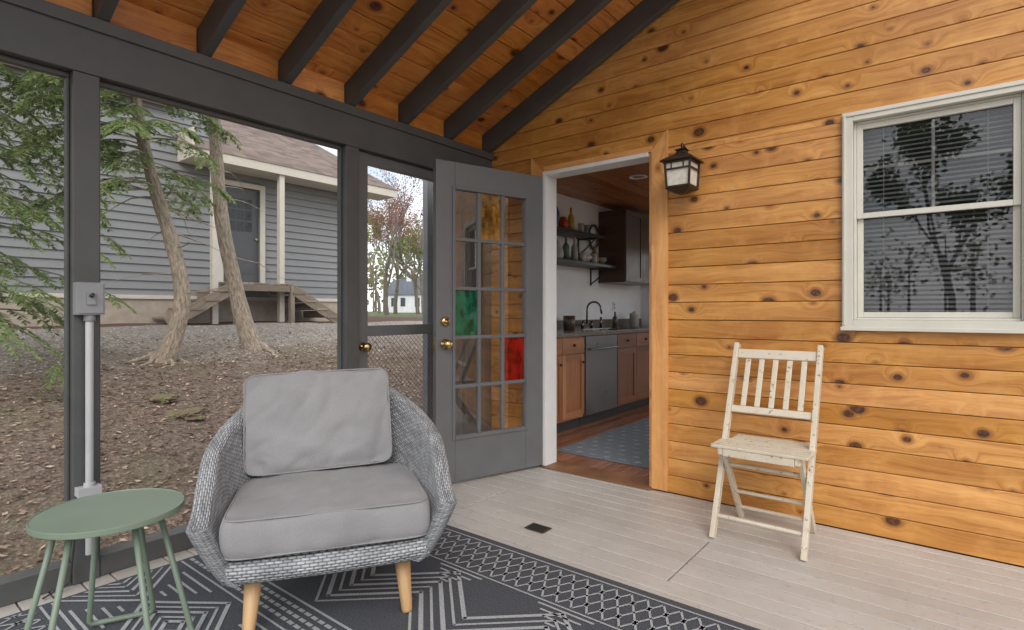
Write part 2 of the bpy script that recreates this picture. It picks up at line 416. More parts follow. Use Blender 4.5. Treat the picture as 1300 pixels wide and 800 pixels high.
for z,kn in ((1.035,False),(.893,True)):
    base=Md@Vector((.772,0,z));Mk=Md.to_3x3().to_4x4()@Matrix.Rotation(-math.pi/2,4,'X')
    if kn: pr=[(0,0),(.032,0),(.032,.006),(.012,.010),(.012,.03),(.026,.038),(.029,.052),(.022,.064),(0,.067)]
    else: pr=[(0,0),(.030,0),(.030,.012),(.024,.018),(.010,.019),(.010,.026),(0,.027)]
    b.lathe(base,pr,m=0,M=Mk)
b.box(Wd+.0005,Wd+.003,-.034,-.008,.84,.94,M=Md)
b.obj('knob_and_deadbolt',[M_brass],F)
# ---------------------------------------------------------------- electrical box
E=MB();ex=XS+.001
E.box(ex,ex+.055,.655,.748,1.085,1.215);E.box(ex+.0555,ex+.06,.661,.742,1.091,1.209)
E.box(ex+.0605,ex+.068,.685,.715,1.125,1.175,m=0);E.tube([(ex+.068,.70,1.16),(ex+.085,.70,1.165)],.008,m=2)
E.tube([(ex+.028,.703,1.084),(ex+.028,.703,.40),(ex+.028,.703,.12)],.014,m=1,n=14);E.tube([(ex+.028,.703,1.087),(ex+.028,.703,1.06)],.02,m=0,n=14)
E.box(ex+.002,ex+.05,.66,.74,.36,.395,m=1);E.tube([(ex+.028,.703,.41),(ex+.028,.703,.385)],.02,m=1,n=14)
E.tube([(ex+.02,.66,.34),(ex+.025,.655,.2),(ex+.03,.64,.03),(ex+.05,.55,.008)],.004,m=2,n=6)
E.obj('electrical_box',[M_galv,M_conduit,M_black],bevel=.004)
# ---------------------------------------------------------------- lantern
L=empty('wall_lantern');b=MB();lx=-1.215;ly=3.10;lz=1.80
M_br=paint('lantern_bronze',(.055,.042,.032),.45,.25,.5)
b.box(lx-.05,lx+.05,YW-.025,YW-.001,lz+.03,lz+.19)
b.tube([(lx,YW-.02,lz+.15),(lx,YW-.07,lz+.235),(lx,ly,lz+.255),(lx,ly,lz+.225)],.008)
def frus(bm,c,r0,z0,r1,z1,m=0):
    q=[(-1,-1),(1,-1),(1,1),(-1,1)];A=[(c[0]+x*r0,c[1]+y*r0,z0) for x,y in q];B=[(c[0]+x*r1,c[1]+y*r1,z1) for x,y in q]
    for i in range(4):
        j=(i+1)%4;bm.face([A[i],A[j],B[j],B[i]],m=m)
    bm.face(A[::-1],m=m);bm.face(B,m=m)
frus(b,(lx,ly),.095,lz+.150,.093,lz+.158);frus(b,(lx,ly),.093,lz+.158,.03,lz+.200);frus(b,(lx,ly),.028,lz+.200,.022,lz+.220);frus(b,(lx,ly),.034,lz+.220,.01,lz+.232)
frus(b,(lx,ly),.060,lz-.012,.075,lz);frus(b,(lx,ly),.02,lz-.03,.05,lz-.012)
for x in (-1,1):
    for y in (-1,1): b.bar((lx+x*.064,ly+y*.064,lz),(lx+x*.073,ly+y*.073,lz+.15),.011,.011)
for z,rr in ((.006,.066),(.105,.071),(.143,.073)):
    for x in (-1,1):
        b.bar((lx-rr,ly+x*rr,lz+z),(lx+rr,ly+x*rr,lz+z),.008,.010);b.bar((lx+x*rr,ly-rr,lz+z),(lx+x*rr,ly+rr,lz+z),.008,.010)
for x in (-.5,.5):
    b.bar((lx+x*.07,ly-.070,lz+.105),(lx+x*.07,ly-.073,lz+.143),.006,.006);b.bar((lx-.070,ly+x*.07,lz+.105),(lx-.073,ly+x*.07,lz+.143),.006,.006)
b.obj('lantern_frame',[M_br],L,bevel=.0012)
b=MB();frus(b,(lx,ly),.060,lz+.002,.068,lz+.148)
t=MT('frosted_glass');p=t.pos();t.col(t.mix(t.rng(t.noise(p,30,3),.3,.7),(.62,.58,.48),(.80,.77,.69)));t.rough(.25)
b.obj('lantern_glass',[t.mat],L)
# ---------------------------------------------------------------- folding chair
C=empty('folding_chair')
t=MT('aged_cream_paint');p=t.pos();n1=t.noise(p,34,6,.75);n2=t.noise(p,7,3)
c=t.mix(t.rng(n2,.3,.7),(.56,.49,.375),(.68,.62,.51));c=t.mix(t.rng(n2,.5,.72,0,.5),c,(.44,.34,.21));c=t.mix(t.rng(n1,.59,.64),c,(.24,.17,.10));t.col(c);t.rough(.6);t.bump(n1,.3,.001);M_cream=t.mat
xl,xr=-.915,-.515
def lerp(a,b,t):return a+(b-a)*t
def postp(x,z): return (x,lerp(2.72,3.125,z/.925),z)
b=MB()
for x in (xl,xr): b.bar(postp(x,.0),postp(x,.925),.024,.042,up=(0,-.9,.4))
for x in (xl+.028,xr-.028): b.bar((x,2.80,.425),(x,3.10,0.0),.022,.036,up=(0,.9,.4))
def railb(z,h,th=.02): 
    b.bar(postp(xl+.0125,z),postp(xr-.0125,z),th,h,up=(0,.4,.92))
railb(.872,.050);railb(.595,.035)
for i in range(5):
    x=lerp(xl,xr,(i+1)/6.0);b.bar(postp(x,.613),postp(x,.848),.026,.010,up=(0,-.9,.4))
b.tube([postp(xl,.10),postp(xr,.10)],.010);b.tube([postp(xl,.335),postp(xr,.335)],.010)
b.tube([(xl+.028,3.05,.07),(xr-.028,3.05,.07)],.010);b.tube([(xl+.028,2.98,.17),(xr-.028,2.98,.17)],.009)
for i in range(8):
    y=2.735+i*.0405;b.box(xl-.014,xr+.014,y,y+.037,.437,.452,along=0) if i<5 else b.box(xl+.026,xr-.026,y,y+.037,.437,.452,along=0)
for x in (xl+.030,xr-.030): b.box(x-.012,x+.012,2.74,3.05,.405,.436,along=1)
b.box(xl+.043,xr-.043,2.738,2.755,.400,.436,along=0);b.box(xl+.043,xr-.043,3.03,3.05,.405,.436,along=0)
b.obj('chair_frame',[M_cream],C,bevel=.003)
# ---------------------------------------------------------------- wicker armchair
A=empty('wicker_armchair')
ang=math.radians(57);u=Vector((math.cos(ang),math.sin(ang),0));f=Vector((math.sin(ang),-math.cos(ang),0))
Fc=Vector((-1.70,1.13,0))
Mc=Matrix(((u.x,-f.x,0,Fc.x),(u.y,-f.y,0,Fc.y),(0,0,1,0),(0,0,0,1)))
def wicker():
    t=MT('grey_wicker');x,y,_=t.sep(t.uv())
    row=t.math('DIVIDE',y,.0095);fr=t.math('FLOOR',row)
    a=t.math('ABSOLUTE',t.math('SINE',t.math('MULTIPLY',row,math.pi)))
    ph=t.math('ADD',t.math('MULTIPLY',x,2*math.pi/.027),t.math('MULTIPLY',fr,math.pi))
    c=t.math('ADD',t.math('MULTIPLY',t.math('COSINE',ph),.5),.5)
    c=t.math('POWER',c,.6)
    h=t.math('MULTIPLY',t.math('POWER',a,.6),t.math('ADD',.18,t.math('MULTIPLY',c,.82)))
    nn=t.noise(t.comb(t.math('MULTIPLY',x,14),t.math('MULTIPLY',fr,3.7)),1,2)
    col=t.mix(t.rng(nn,.35,.65),(.25,.26,.275),(.49,.505,.52))
    col=t.mix(t.rng(h,.05,.45),(.045,.047,.05),col)
    t.col(col);t.rough(.55);t.bump(h,1.0,.005);return t.mat
M_wick=wicker()
def shellpt(s,v,off):
    a=abs(s);sg=1 if s>=0 else -1
    wt=lerp(.345,.462,v**.75)
    dep=lerp(.70,.80,v)
    th=a*math.pi/2
    ex=.60
    x=(wt-off)*(math.sin(th)**ex) if a>0 else 0
    y=(math.cos(th)**ex)*(dep-off) if a<1 else 0
    y-= .065+.02*v
    if a>.6: x*=1-.07*((a-.6)/.4)**2
    ztop=lerp(.790,.585,min(1,max(0,(a-.08)/.72))**.95)
    if a>.78: ztop-= .17*((a-.78)/.22)**2.4
    z=lerp(.222,ztop,v)
    return Vector((sg*x,y,z))
b=MB();NS,NV=128,18
prof=[(v/ (NV),0) for v in range(NV+1)]
prof+= [(1.018,.006),(1.032,.018),(1.036,.032),(1.032,.046),(1.018,.058)]+[(1-v/NV,.064) for v in range(NV+1)]
grid=[];
for i in range(NS+1):
    s=-1+2*i/NS;s=math.copysign(1-(1-abs(s))**1.25,s);rowp=[];
    for (v,off) in prof: rowp.append(Mc@shellpt(s,v,off))
    grid.append(rowp)
arc=[0]
for i in range(1,NS+1): arc.append(arc[-1]+(grid[i][NV//2]-grid[i-1][NV//2]).length)
va=[0]
mid=grid[NS//4]
for j in range(1,len(prof)): va.append(va[-1]+(mid[j]-mid[j-1]).length)
for i in range(NS):
    for j in range(len(prof)-1):
        b.face([grid[i][j],grid[i+1][j],grid[i+1][j+1],grid[i][j+1]],[(arc[i],va[j]),(arc[i+1],va[j]),(arc[i+1],va[j+1]),(arc[i],va[j+1])],sm=True)
for i in (0,NS):
    g=grid[i];n_=len(prof)
    for j in range(n_//2):
        a_,b_=g[j],g[j+1];c_,d_=g[n_-2-j],g[n_-1-j]
        fo=(Mc.to_3x3()@Vector((0,-.024,0)))
        m1=(a_+d_)/2+fo;m2=(b_+c_)/2+fo
        b.face([a_,m1,m2,b_],[(0,va[j]),(.03,va[j]),(.03,va[j+1]),(0,va[j+1])],sm=True)
        b.face([m1,d_,c_,m2],[(.03,va[j]),(.06,va[j]),(.06,va[j+1]),(.03,va[j+1])],sm=True)
xs_=.330
def P(x,y,z):return Mc@Vector((x,y,z))
NA=20
pa=[]
for i in range(NA+1):
    x=lerp(-xs_,xs_,i/NA);yb=-.075-.022*(1-(x/xs_)**2)
    pa.append((x,yb))
for i in range(NA):
    (xa_,ya_),(xb_,yb_)=pa[i],pa[i+1]
    pr=[(0.03,.222),(.004,.226),(-.008,.242),(-.010,.262),(-.004,.284),(.02,.296),(.12,.298)]
    for j in range(len(pr)-1):
        d0,z0_=pr[j];d1,z1_=pr[j+1]
        b.face([P(xa_,ya_+d0,z0_),P(xb_,yb_+d0,z0_),P(xb_,yb_+d1,z1_),P(xa_,ya_+d1,z1_)],[(xa_,j*.019),(xb_,j*.019),(xb_,j*.019+.019),(xa_,j*.019+.019)],sm=True)
b.face([P(-.33,-.06,.228),P(-.33,.62,.228),P(.33,.62,.228),P(.33,-.06,.228)],sm=False)
b.face([P(-.34,-.02,.29),P(.34,-.02,.29),P(.34,.64,.29),P(-.34,.64,.29)],sm=False)
o=b.obj('wicker_shell',[M_wick],A)
import bmesh
bmm=bmesh.new();bmm.from_mesh(o.data);bmesh.ops.remove_doubles(bmm,verts=bmm.verts,dist=.0008);bmesh.ops.recalc_face_normals(bmm,faces=bmm.faces);bmm.to_mesh(o.data);bmm.free()
b=MB()
for (x,y,sx,sy) in ((-.245,.03,-.02,-.03),(.245,.03,.02,-.03),(-.22,.56,-.03,.05),(.22,.56,.03,.05)):
    b.tube([P(x+sx,y+sy,0.008),P(x+sx*.9,y+sy*.9,.018),P(x,y,.24)],[.018,.0195,.031],n=18)
b.obj('legs',[pine('oak_leg',(.62,.41,.20),(.54,.33,.145),(.40,.225,.09),kn=False,rough=.5)],A)
def fabric():
    t=MT('grey_fabric');uv=t.pos();n1=t.noise(uv,5,2);n2=t.noise(uv,380,2,.6)
    c=t.mix(t.rng(n1,.3,.7),(.265,.262,.268),(.32,.317,.323));c=t.mix(t.rng(n2,.35,.65,0,.5),c,(.17,.168,.172));t.col(c);t.rough(.95)
    t.b.inputs['Sheen Weight'].default_value=.1
    t.bump(n2,.4,.0014);return t.mat
M_fab=fabric()
def cushion(name,w,d,h,Mx,seed=0,wr=.006,sag=0,pf=.3,bulk=.05,LE=14,pe=6):
    bm=bmesh.new();bmesh.ops.create_cube(bm,size=2);bmesh.ops.subdivide_edges(bm,edges=bm.edges[:],cuts=30,use_grid_fill=True)
    def form(x,y,z):
        puff=1-min(1,(abs(x)**pe+abs(y)**pe))*pf
        bul=1-bulk*(abs(z)**3)
        xx=x*bul;yy=y*bul
        L=(abs(xx)**LE+abs(yy)**LE)**(1/LE);m=max(abs(xx),abs(yy))
        if L>1e-6: xx*=m/L;yy*=m/L
        return Vector((xx*w/2,yy*d/2,z*puff*h/2))
    for v in bm.verts:
        x,y,z=v.co;p=form(x,y,z)
        nz=noise.noise(Vector((p.x*5+seed,p.y*5,p.z*6)))*wr+noise.noise(Vector((p.x*15+seed,p.y*15,p.z*6)))*wr*.4
        cr=abs(noise.noise(Vector((p.x*9-p.y*6+seed,p.y*3+p.x*2,seed))));nz-=max(0,.12-cr)*.05*(wr/.01)
        if abs(x)<.99 and abs(y)<.99 or abs(z)<.99: p+=Vector((x if abs(x)>.999 else 0,y if abs(y)>.999 else 0,z if abs(z)>.999 else 0)).normalized()*nz
        if abs(z)<.9: p+=Vector((x,y,0)).normalized()*.002*math.sin((p.x+p.y)*60+seed)*(1-abs(z))
        p.z-=sag*(1-(x*x))*(1-(y*y))
        v.co=Mx@p
    me=bpy.data.meshes.new(name);bm.to_mesh(me);bm.free();me.materials.append(M_fab)
    for p_ in me.polygons:p_.use_smooth=True
    o=bpy.data.objects.new(name,me);S.collection.objects.link(o);o.parent=A
    md=o.modifiers.new('s','SUBSURF');md.levels=1;md.render_levels=1
    pb=MB()
    for zs in (.99,-.99):
        pts=[]
        for i in range(129):
            a=2*math.pi*i/128;cx_,cy_=math.cos(a),math.sin(a);m=max(abs(cx_),abs(cy_))
            pts.append(Mx@form(cx_/m,cy_/m,zs))
        pb.tube(pts,.0032,n=6,cap=False)
    pb.obj(name+'_piping',[M_fab],A)
Ms=Mc@Matrix.Translation((0,.225,.362))@Matrix.Rotation(math.radians(-2),4,'X')
cushion('seat_cushion',.68,.66,.140,Ms,seed=1,wr=.010,sag=-.014,pf=.14,bulk=.03)
Mb=Mc@Matrix.Translation((-.040,.50,.630))@Matrix.Rotation(math.radians(-15),4,'X')@Matrix.Rotation(math.pi/2,4,'X')@Matrix.Rotation(math.radians(1.5),4,'Z')
cushion('back_cushion',.60,.42,.16,Mb,seed=9,wr=.018,pf=.42,bulk=.03,LE=12,pe=4.5)
# ---------------------------------------------------------------- side table
Tb=empty('side_table');b=MB();tc=Vector((-2.106,.597,0))
M_green=paint('sage_green_metal',(.185,.24,.18),.42,.05,0,.05)
b.lathe(tc,[(0,.468),(.200,.468),(.2005,.470),(.2015,.4715),(.203,.471),(.2035,.469),(.2035,.455),(.2025,.453),(.2005,.453),(.1995,.462),(0,.462)],n=96,sm=False)
for k in range(3):
    a=math.radians(35+120*k);o1=Vector((math.cos(a-.42),math.sin(a-.42),0));o2=Vector((math.cos(a+.42),math.sin(a+.42),0))
    pts=[tc+o1*.13+Vector((0,0,.461)),tc+o1*.222+Vector((0,0,.06)),tc+o1*.228+Vector((0,0,.03)),tc+(o1*.95+o2*.05)*.232+Vector((0,0,.018)),
         tc+(o1*.85+o2*.15)*.232+Vector((0,0,.018)),tc+(o1*.15+o2*.85)*.232+Vector((0,0,.018)),tc+(o1*.05+o2*.95)*.232+Vector((0,0,.018)),tc+o2*.228+Vector((0,0,.03)),tc+o2*.222+Vector((0,0,.06)),tc+o2*.13+Vector((0,0,.461))]
    b.tube(pts,.0088,n=12)
b.obj('table_top_and_legs',[M_green],Tb)
# ---------------------------------------------------------------- patio rug
RG=empty('patio_rug');RX0,RX1,RY1,RY0=-2.66,.60,2.03,-.50
def rugmat(name,c1,c2):
    t=MT(name);p=t.pos();x,y,_=t.sep(p)
    n2=t.noise(t.comb(t.math('MULTIPLY',x,330),t.math('MULTIPLY',y,120)),1,2,.6)
    wv=t.math('SINE',t.math('MULTIPLY',x,2*math.pi/.006))
    c=t.mix(t.rng(n2,.35,.65),c1,c2);t.col(c);t.rough(.95);t.bump(t.math('ADD',n2,t.math('MULTIPLY',wv,.3)),.5,.002);return t.mat
b=MB();b.box(RX0,RX1,RY0,RY1,.001,.007);b.obj('rug_base',[rugmat('rug_charcoal',(.038,.041,.050),(.088,.093,.105))],RG,bevel=.002)
b=MB();ZR=.0095
def seg(a0,b0,a1,b1,w=.012):
    w*=.85
    p=Vector((RX0+a0,RY1-b0,ZR));q=Vector((RX0+a1,RY1-b1,ZR))
    d=(q-p);L=d.length
    if L<1e-5:return
    d/=L;s=Vector((-d.y,d.x,0))*w/2;d*=w*.25
    P_=[p-d-s,q+d-s,q+d+s,p-d+s]
    for v in P_:
        v.x=min(max(v.x,RX0+.02),RX1-.02);v.y=min(max(v.y,RY0+.02),RY1-.02)
    b.face(P_)
def diam(a,bb,ra,rb):
    if a+ra>3.2: return
    b.face([(RX0+a-ra,RY1-bb,ZR),(RX0+a,RY1-bb-rb,ZR),(RX0+a+ra,RY1-bb,ZR),(RX0+a,RY1-bb+rb,ZR)])
AW=3.24
def zig(bc,amp,per,w,ph=0):
    a=-per+ph
    while a<AW:
        if a+per/2>0 and a<AW:
            a0=max(a,.02);a1=min(a+per/2,AW);
            f=lambda q:(bc-amp+2*amp*((q-a)/(per/2)))
            if a1>a0: seg(a0,f(a0),a1,f(a1),w)
        m_=a+per/2
        if m_+per/2>0 and m_<AW:
            a0=max(m_,.02);a1=min(m_+per/2,AW);f=lambda q:(bc+amp-2*amp*((q-m_)/(per/2)))
            if a1>a0: seg(a0,f(a0),a1,f(a1),w)
        a+=per
def band_diam(b0):
    seg(.02,b0,AW,b0,.010)
    zig(b0+.075,.058,.13,.010);zig(b0+.075,.058,.13,.010,ph=.065)
    zig(b0+.190,.058,.13,.010);zig(b0+.190,.058,.13,.010,ph=.065)
    a=.0325
    while a<AW:
        for cb in (b0+.075,b0+.190): diam(a+.0,cb,.012,.022)
        a+=.065
    seg(.02,b0+.262,AW,b0+.262,.010)
def band_zig(b0,per=.52):
    for i in range(6):
        zig(b0+.13+i*.052,.12,per,.020 if i%2==0 else .012)
    a=0
    while a<AW:
        for k in range(4):
            h=.03+k*.036
            hw=(.16-h)*.9
            if hw>0 and a-hw>0 and a+hw<AW: seg(a-hw,b0-.01+h*.9-.02,a+hw,b0-.01+h*.9-.02,.012)
        a+=per
    seg(.02,b0+.545,AW,b0+.545,.012)
def band_sq(b0):
    for rr in range(3):
        a=.03+(rr%2)*.02
        while a<AW-.04:
            seg(a,b0+rr*.034,a+.024,b0+rr*.034,.018);a+=.042
    seg(.02,b0+.105,AW,b0+.105,.010)
band_diam(.045);band_zig(.335);band_sq(.915);
def band_big(b0):
    a=.0
    while a<AW:
        for k,s in enumerate((.26,.205,.15,.095,.05)):
            ra,rb=s,s*.75;cb=b0+.20
            for (s1,s2) in ((1,1),(1,-1),(-1,1),(-1,-1)):
                a0=a+s1*ra;a1=a
                if a0<.02 or a0>AW: continue
                seg(a0,cb,a1,cb+s2*rb,.018 if k%2==0 else .012)
        a+=.54
    a=.27
    while a<AW:
        for s2 in (-1,1):
            for k in range(4): seg(a-.13+k*.035,b0+.2+s2*(.19-k*.04),a+.13-k*.035,b0+.2+s2*(.19-k*.04),.012)
        a+=.54
    seg(.02,b0+.415,AW,b0+.415,.012)
band_big(1.05);band_diam(1.50);band_zig(1.79)
b.obj('rug_pattern',[rugmat('rug_light',(.25,.26,.27),(.47,.48,.485))],RG)
# ---------------------------------------------------------------- kitchen
K=empty('kitchen_room')
KX=-3.37;KY=7.1;KZ=2.36
def woodfloor():
    return pine('kitchen_floor_wood',(.42,.17,.065),(.33,.115,.04),(.20,.06,.02),kn=False,rough=.25,coat=.5)
b=MB();x=KX
while x<-.2:
    b.box(x,x+.078,YW+.165,KY,-.02,.002,along=1);x+=.08
b.obj('floor',[woodfloor()],K,bevel=.001)
b=MB()
b.box(KX-.1,KX,YW+.121,KY,-.3,KZ+.02)
b.box(KX,-2.80,KY,KY+.1,0,KZ);b.box(-1.3,-.2,KY,KY+.1,0,KZ);b.box(-2.80,-1.3,KY,KY+.1,0,1.0);b.box(-2.80,-1.3,KY,KY+.1,1.9,KZ)
b.obj('walls',[paint('kitchen_wall_paint',(.80,.81,.82),.6,.03,bump=0)],K)
b=MB();x=KX-.1
while x<-.2:
    b.box(x,x+.128,YW+.121,KY+.1,KZ+.021,KZ+.04,along=1);x+=.13
b.obj('ceiling',[pine('kitchen_ceiling_wood',(.56,.25,.08),(.43,.165,.045),(.27,.085,.022),ks=1)],K,bevel=.002)
b=MB();b.lathe((-2.35,4.9,KZ+.0195),[(.085,0),(.088,-.006),(.07,-.010),(.062,-.004),(.055,.01),(0,.012)],n=32)
t=MT('downlight_white');t.col((.8,.8,.78));b.obj('recessed_downlight',[t.mat],K)
b=MB();b.box(KX-.16,KX-.101,YW-.0,KY,-.5,2.4);b.obj('outer_siding',[paint('grey_siding',(.2,.21,.22),.6)],K)
M_cab=pine('cabinet_wood',(.48,.20,.065),(.39,.145,.042),(.25,.08,.022),kn=False,rough=.35,coat=.4)
M_cabd=pine('cabinet_dark_wood',(.15,.07,.038),(.115,.05,.028),(.07,.03,.017),kn=False,rough=.4,coat=.3)
M_gran=MT('granite');p=M_gran.pos();n1=M_gran.noise(p,120,4,.7);M_gran.col(M_gran.mix(M_gran.rng(n1,.4,.65),(.05,.045,.04),(.30,.26,.21)));M_gran.rough(.18);M_gran=M_gran.mat
M_steel=paint('stainless',(.42,.43,.44),.3,.05,1.0)
CF=-2.735
def shaker(bm,ya,yb,za,zb,x,m=0,st=.055):
    bm.box(x-.018,x,ya,ya+st,za,zb,m=m,along=2);bm.box(x-.018,x,yb-st,yb,za,zb,m=m,along=2)
    bm.box(x-.018,x,ya+st+.0005,yb-st-.0005,zb-st,zb,m=m,along=1);bm.box(x-.018,x,ya+st+.0005,yb-st-.0005,za,za+st,m=m,along=1)
    bm.box(x-.018,x-.009,ya+st,yb-st,za+st,zb-st,m=m,along=2)
b=MB()
b.box(KX+.001,CF-.06,3.40,4.565,.002,.10,m=1);b.box(KX+.001,CF-.019,3.40,4.565,.101,.865,m=0)
yy=3.42
for i in range(3):
    wd=.375;ya=yy+i*(wd+.006);shaker(b,ya,ya+wd,.125,.70,CF);b.box(CF-.018,CF,ya,ya+wd,.708,.855,m=0,along=1)
    b.tube([(CF,ya+wd/2-.0,.785),(CF+.022,ya+wd/2,.785)],.012,m=1)
    b.tube([(CF,ya+wd-.03,.62),(CF+.02,ya+wd-.03,.62)],.010,m=1)
b.obj('kitchen_base_cabinet',[M_cab,M_black],bevel=.002)
b=MB()
b.box(KX+.001,CF-.06,5.215,KY-.01,.002,.10,m=1);b.box(KX+.001,CF-.019,5.215,KY-.01,.101,.865,m=0)
for i in range(4):
    wd=.44;ya=5.225+i*(wd+.006);shaker(b,ya,ya+wd,.125,.70,CF);b.box(CF-.018,CF,ya,ya+wd,.708,.855,m=0,along=1);b.tube([(CF,ya+wd/2-.0,.785),(CF+.022,ya+wd/2,.785)],.012,m=1)
b.obj('kitchen_base_cabinet.001',[pine('cabinet_wood_shaded',(.25,.10,.037),(.19,.07,.026),(.125,.043,.016),kn=False,rough=.35,coat=.4),M_black],bevel=.002)  # same cabinet wood, colour darkened to paint in shade at the far end
b=MB();b.box(KX+.002,CF-.01,4.572,5.208,.10,.862);b.box(CF-.0095,CF+.004,4.576,5.204,.11,.765);b.box(CF-.0095,CF+.006,4.576,5.204,.771,.858,m=0)
b.tube([(CF+.004,4.62,.735),(CF+.04,4.63,.735),(CF+.04,5.15,.735),(CF+.004,5.16,.735)],.009);b.box(KX+.002,CF-.06,4.572,5.208,.003,.099,m=1)
b.obj('dishwasher',[paint('dishwasher_steel',(.20,.205,.21),.35,.05,.9),M_black],bevel=.003)
b=MB();b.box(KX+.001,CF+.022,3.39,5.27,.866,.900);b.box(KX+.001,CF+.022,6.02,KY-.01,.866,.900);b.box(KX+.001,-3.23,5.271,6.019,.866,.900);b.box(-2.85,CF+.022,5.271,6.019,.866,.900)
b.box(KX+.0005,KX+.02,3.39,KY-.01,.9005,1.0)
for q in ((-3.229,-3.224,5.275,6.015),(-2.856,-2.851,5.275,6.015)): b.box(q[0],q[1],q[2],q[3],.68,.899,m=1)
b.box(-3.224,-2.856,5.275,6.015,.67,.68,m=1);b.obj('kitchen_counter',[M_gran,M_steel],bevel=.003)
b=MB();fx,fy=-3.28,5.52
b.tube([(fx,fy-.10,.901),(fx,fy-.10,.985)],.015,m=0);b.tube([(fx,fy+.10,.901),(fx,fy+.10,.985)],.015);b.tube([(fx,fy-.1,.95),(fx,fy+.1,.95)],.012)
pts=[(fx,fy,.95),(fx,fy,1.12)]+[(fx+.09-.09*math.cos(a),fy,1.12+.085*math.sin(a)) for a in [math.pi*k/8 for k in range(1,8)]]+[(fx+.19,fy,1.07)]
b.tube(pts,.011);b.tube([(fx,fy-.1,.985),(fx+.05,fy-.15,.995)],.006);b.tube([(fx,fy+.1,.985),(fx+.05,fy+.15,.995)],.006)
b.tube([(fx,fy+.32,.901),(fx,fy+.32,1.03)],.014)
b.obj('faucet',[paint('dark_chrome',(.16,.155,.15),.2,.1,1.0)])
def shelf(name,ya,yb,z,xw):
    b=MB();b.box(KX+.001,KX+xw,ya,yb,z,z+.032,along=1)
    for yy in (ya+.15,yb-.15):
        b.box(KX+.001,KX+.012,yy-.012,yy+.012,z-.2,z-.001);b.box(KX+.013,KX+xw-.03,yy-.012,yy+.012,z-.012,z-.001)
        b.tube([(KX+.01,yy,z-.18),(KX+.10,yy,z-.12),(KX+xw-.05,yy,z-.015)],.008,n=8)
    return b.obj(name,[paint(name+'_mat',(.035,.026,.022),.4,.2)],bevel=.002)
shelf('wall_shelf',4.55,5.90,1.60,.27);shelf('wall_shelf',4.55,5.62,1.92,.27)
def vase(name,x,y,z,pr,c,rough=.3):
    b=MB();b.lathe((x,y,z),pr,n=20);return b.obj(name,[paint(name+'_glaze',c,rough,.15)])
J=[(0,0),(.045,0),(.055,.05),(.05,.11),(.025,.15),(.022,.19),(.03,.20)]
B_=[(0,0),(.035,0),(.036,.16),(.014,.2),(.013,.26),(.016,.265),(0,.265)]
GL=[(0,0),(.03,0),(.034,.11),(.031,.11),(.028,.01),(0,.01)]
vase('ceramic_jug',KX+.14,4.86,1.634,J,(.5,.5,.48));vase('glass_bottle',KX+.13,5.02,1.634,B_,(.10,.16,.12));vase('glass_bottle',KX+.15,5.16,1.634,B_,(.45,.42,.35));vase('serving_bowl',KX+.14,5.36,1.634,[(0,0),(.04,0),(.09,.05),(.10,.08),(.095,.08),(.085,.05),(0,.01)],(.55,.53,.5))
vase('ceramic_jug',KX+.14,5.60,1.634,J,(.30,.12,.06));vase('serving_bowl',KX+.13,5.76,1.634,[(0,0),(.04,0),(.07,.05),(.075,.09),(.07,.09),(0,.01)],(.25,.25,.24))
vase('drinking_glass',KX+.2,5.25,1.634,GL,(.5,.52,.52));vase('drinking_glass',KX+.21,5.48,1.634,GL,(.45,.5,.5));vase('drinking_glass',KX+.16,5.28,1.954,GL,(.5,.5,.45));vase('drinking_glass',KX+.14,5.42,1.954,GL,(.2,.3,.35))
vase('ceramic_jug',KX+.14,4.72,1.954,[(0,0),(.05,0),(.085,.08),(.09,.16),(.05,.25),(.03,.3),(.05,.34)],(.05,.10,.28));vase('ceramic_jug',KX+.14,4.95,1.954,[(0,0),(.04,0),(.06,.06),(.04,.12),(.03,.14)],(.55,.07,.03));vase('glass_bottle',KX+.13,5.12,1.954,B_,(.5,.33,.05))
vase('soap_dispenser',KX+.13,6.12,.901,[(0,0),(.03,0),(.032,.12),(.012,.14),(.010,.19),(0,.19)],(.12,.09,.06));vase('utensil_crock',KX+.15,5.05,.901,[(0,0),(.06,0),(.065,.15),(.058,.15),(.055,.01),(0,.01)],(.10,.07,.05));vase('storage_canister',KX+.2,6.5,.901,[(0,0),(.06,0),(.06,.16),(.065,.165),(.02,.19),(0,.20)],(.5,.48,.44))
b=MB();pts=[(KX+.03,5.78+.11*math.cos(a),1.98+.14*math.sin(a)) for a in [2*math.pi*k/24 for k in range(25)]];b.tube(pts,.012,n=8)
for k in range(60):
    a=random.random()*6.28;c=Vector((KX+.03,5.78+.11*math.cos(a),1.98+.14*math.sin(a)));d=Vector((random.uniform(-.01,.04),random.uniform(-.05,.05),random.uniform(-.05,.05)))
    b.tube([c,c+d],[.003,.001],n=4)
b.obj('twig_wreath',[paint('twig',(.06,.045,.03),.8,.2)])
b=MB();b.box(KX+.001,-3.02,5.94,6.85,1.44,2.30,m=0);
for i in range(2): shaker(b,5.945+i*.452,5.945+i*.452+.446,1.45,2.29,-3.0,m=1)
b.obj('wall_cabinet',[M_cabd,paint('cabinet_grey_paint',(.12,.10,.075),.4,.1)],bevel=.002)
b=MB();b.box(KX+.001,KX+.008,6.3,6.37,1.10,1.22);b.box(KX+.0085,KX+.012,6.325,6.345,1.125,1.155,m=1);b.box(KX+.0085,KX+.012,6.325,6.345,1.165,1.195,m=1);b.obj('wall_outlet',[M_white,M_galv],bevel=.002)
b=MB();ya=KY-.02
for q in ((-2.83,-2.78,.97,1.93),(-1.32,-1.27,.97,1.93)): b.box(q[0],q[1],ya,ya+.03,q[2],q[3])
b.box(-2.779,-1.321,ya,ya+.03,1.88,1.93);b.box(-2.779,-1.321,ya,ya+.03,.97,1.02);b.box(-2.779,-1.321,ya,ya+.03,1.43,1.46)
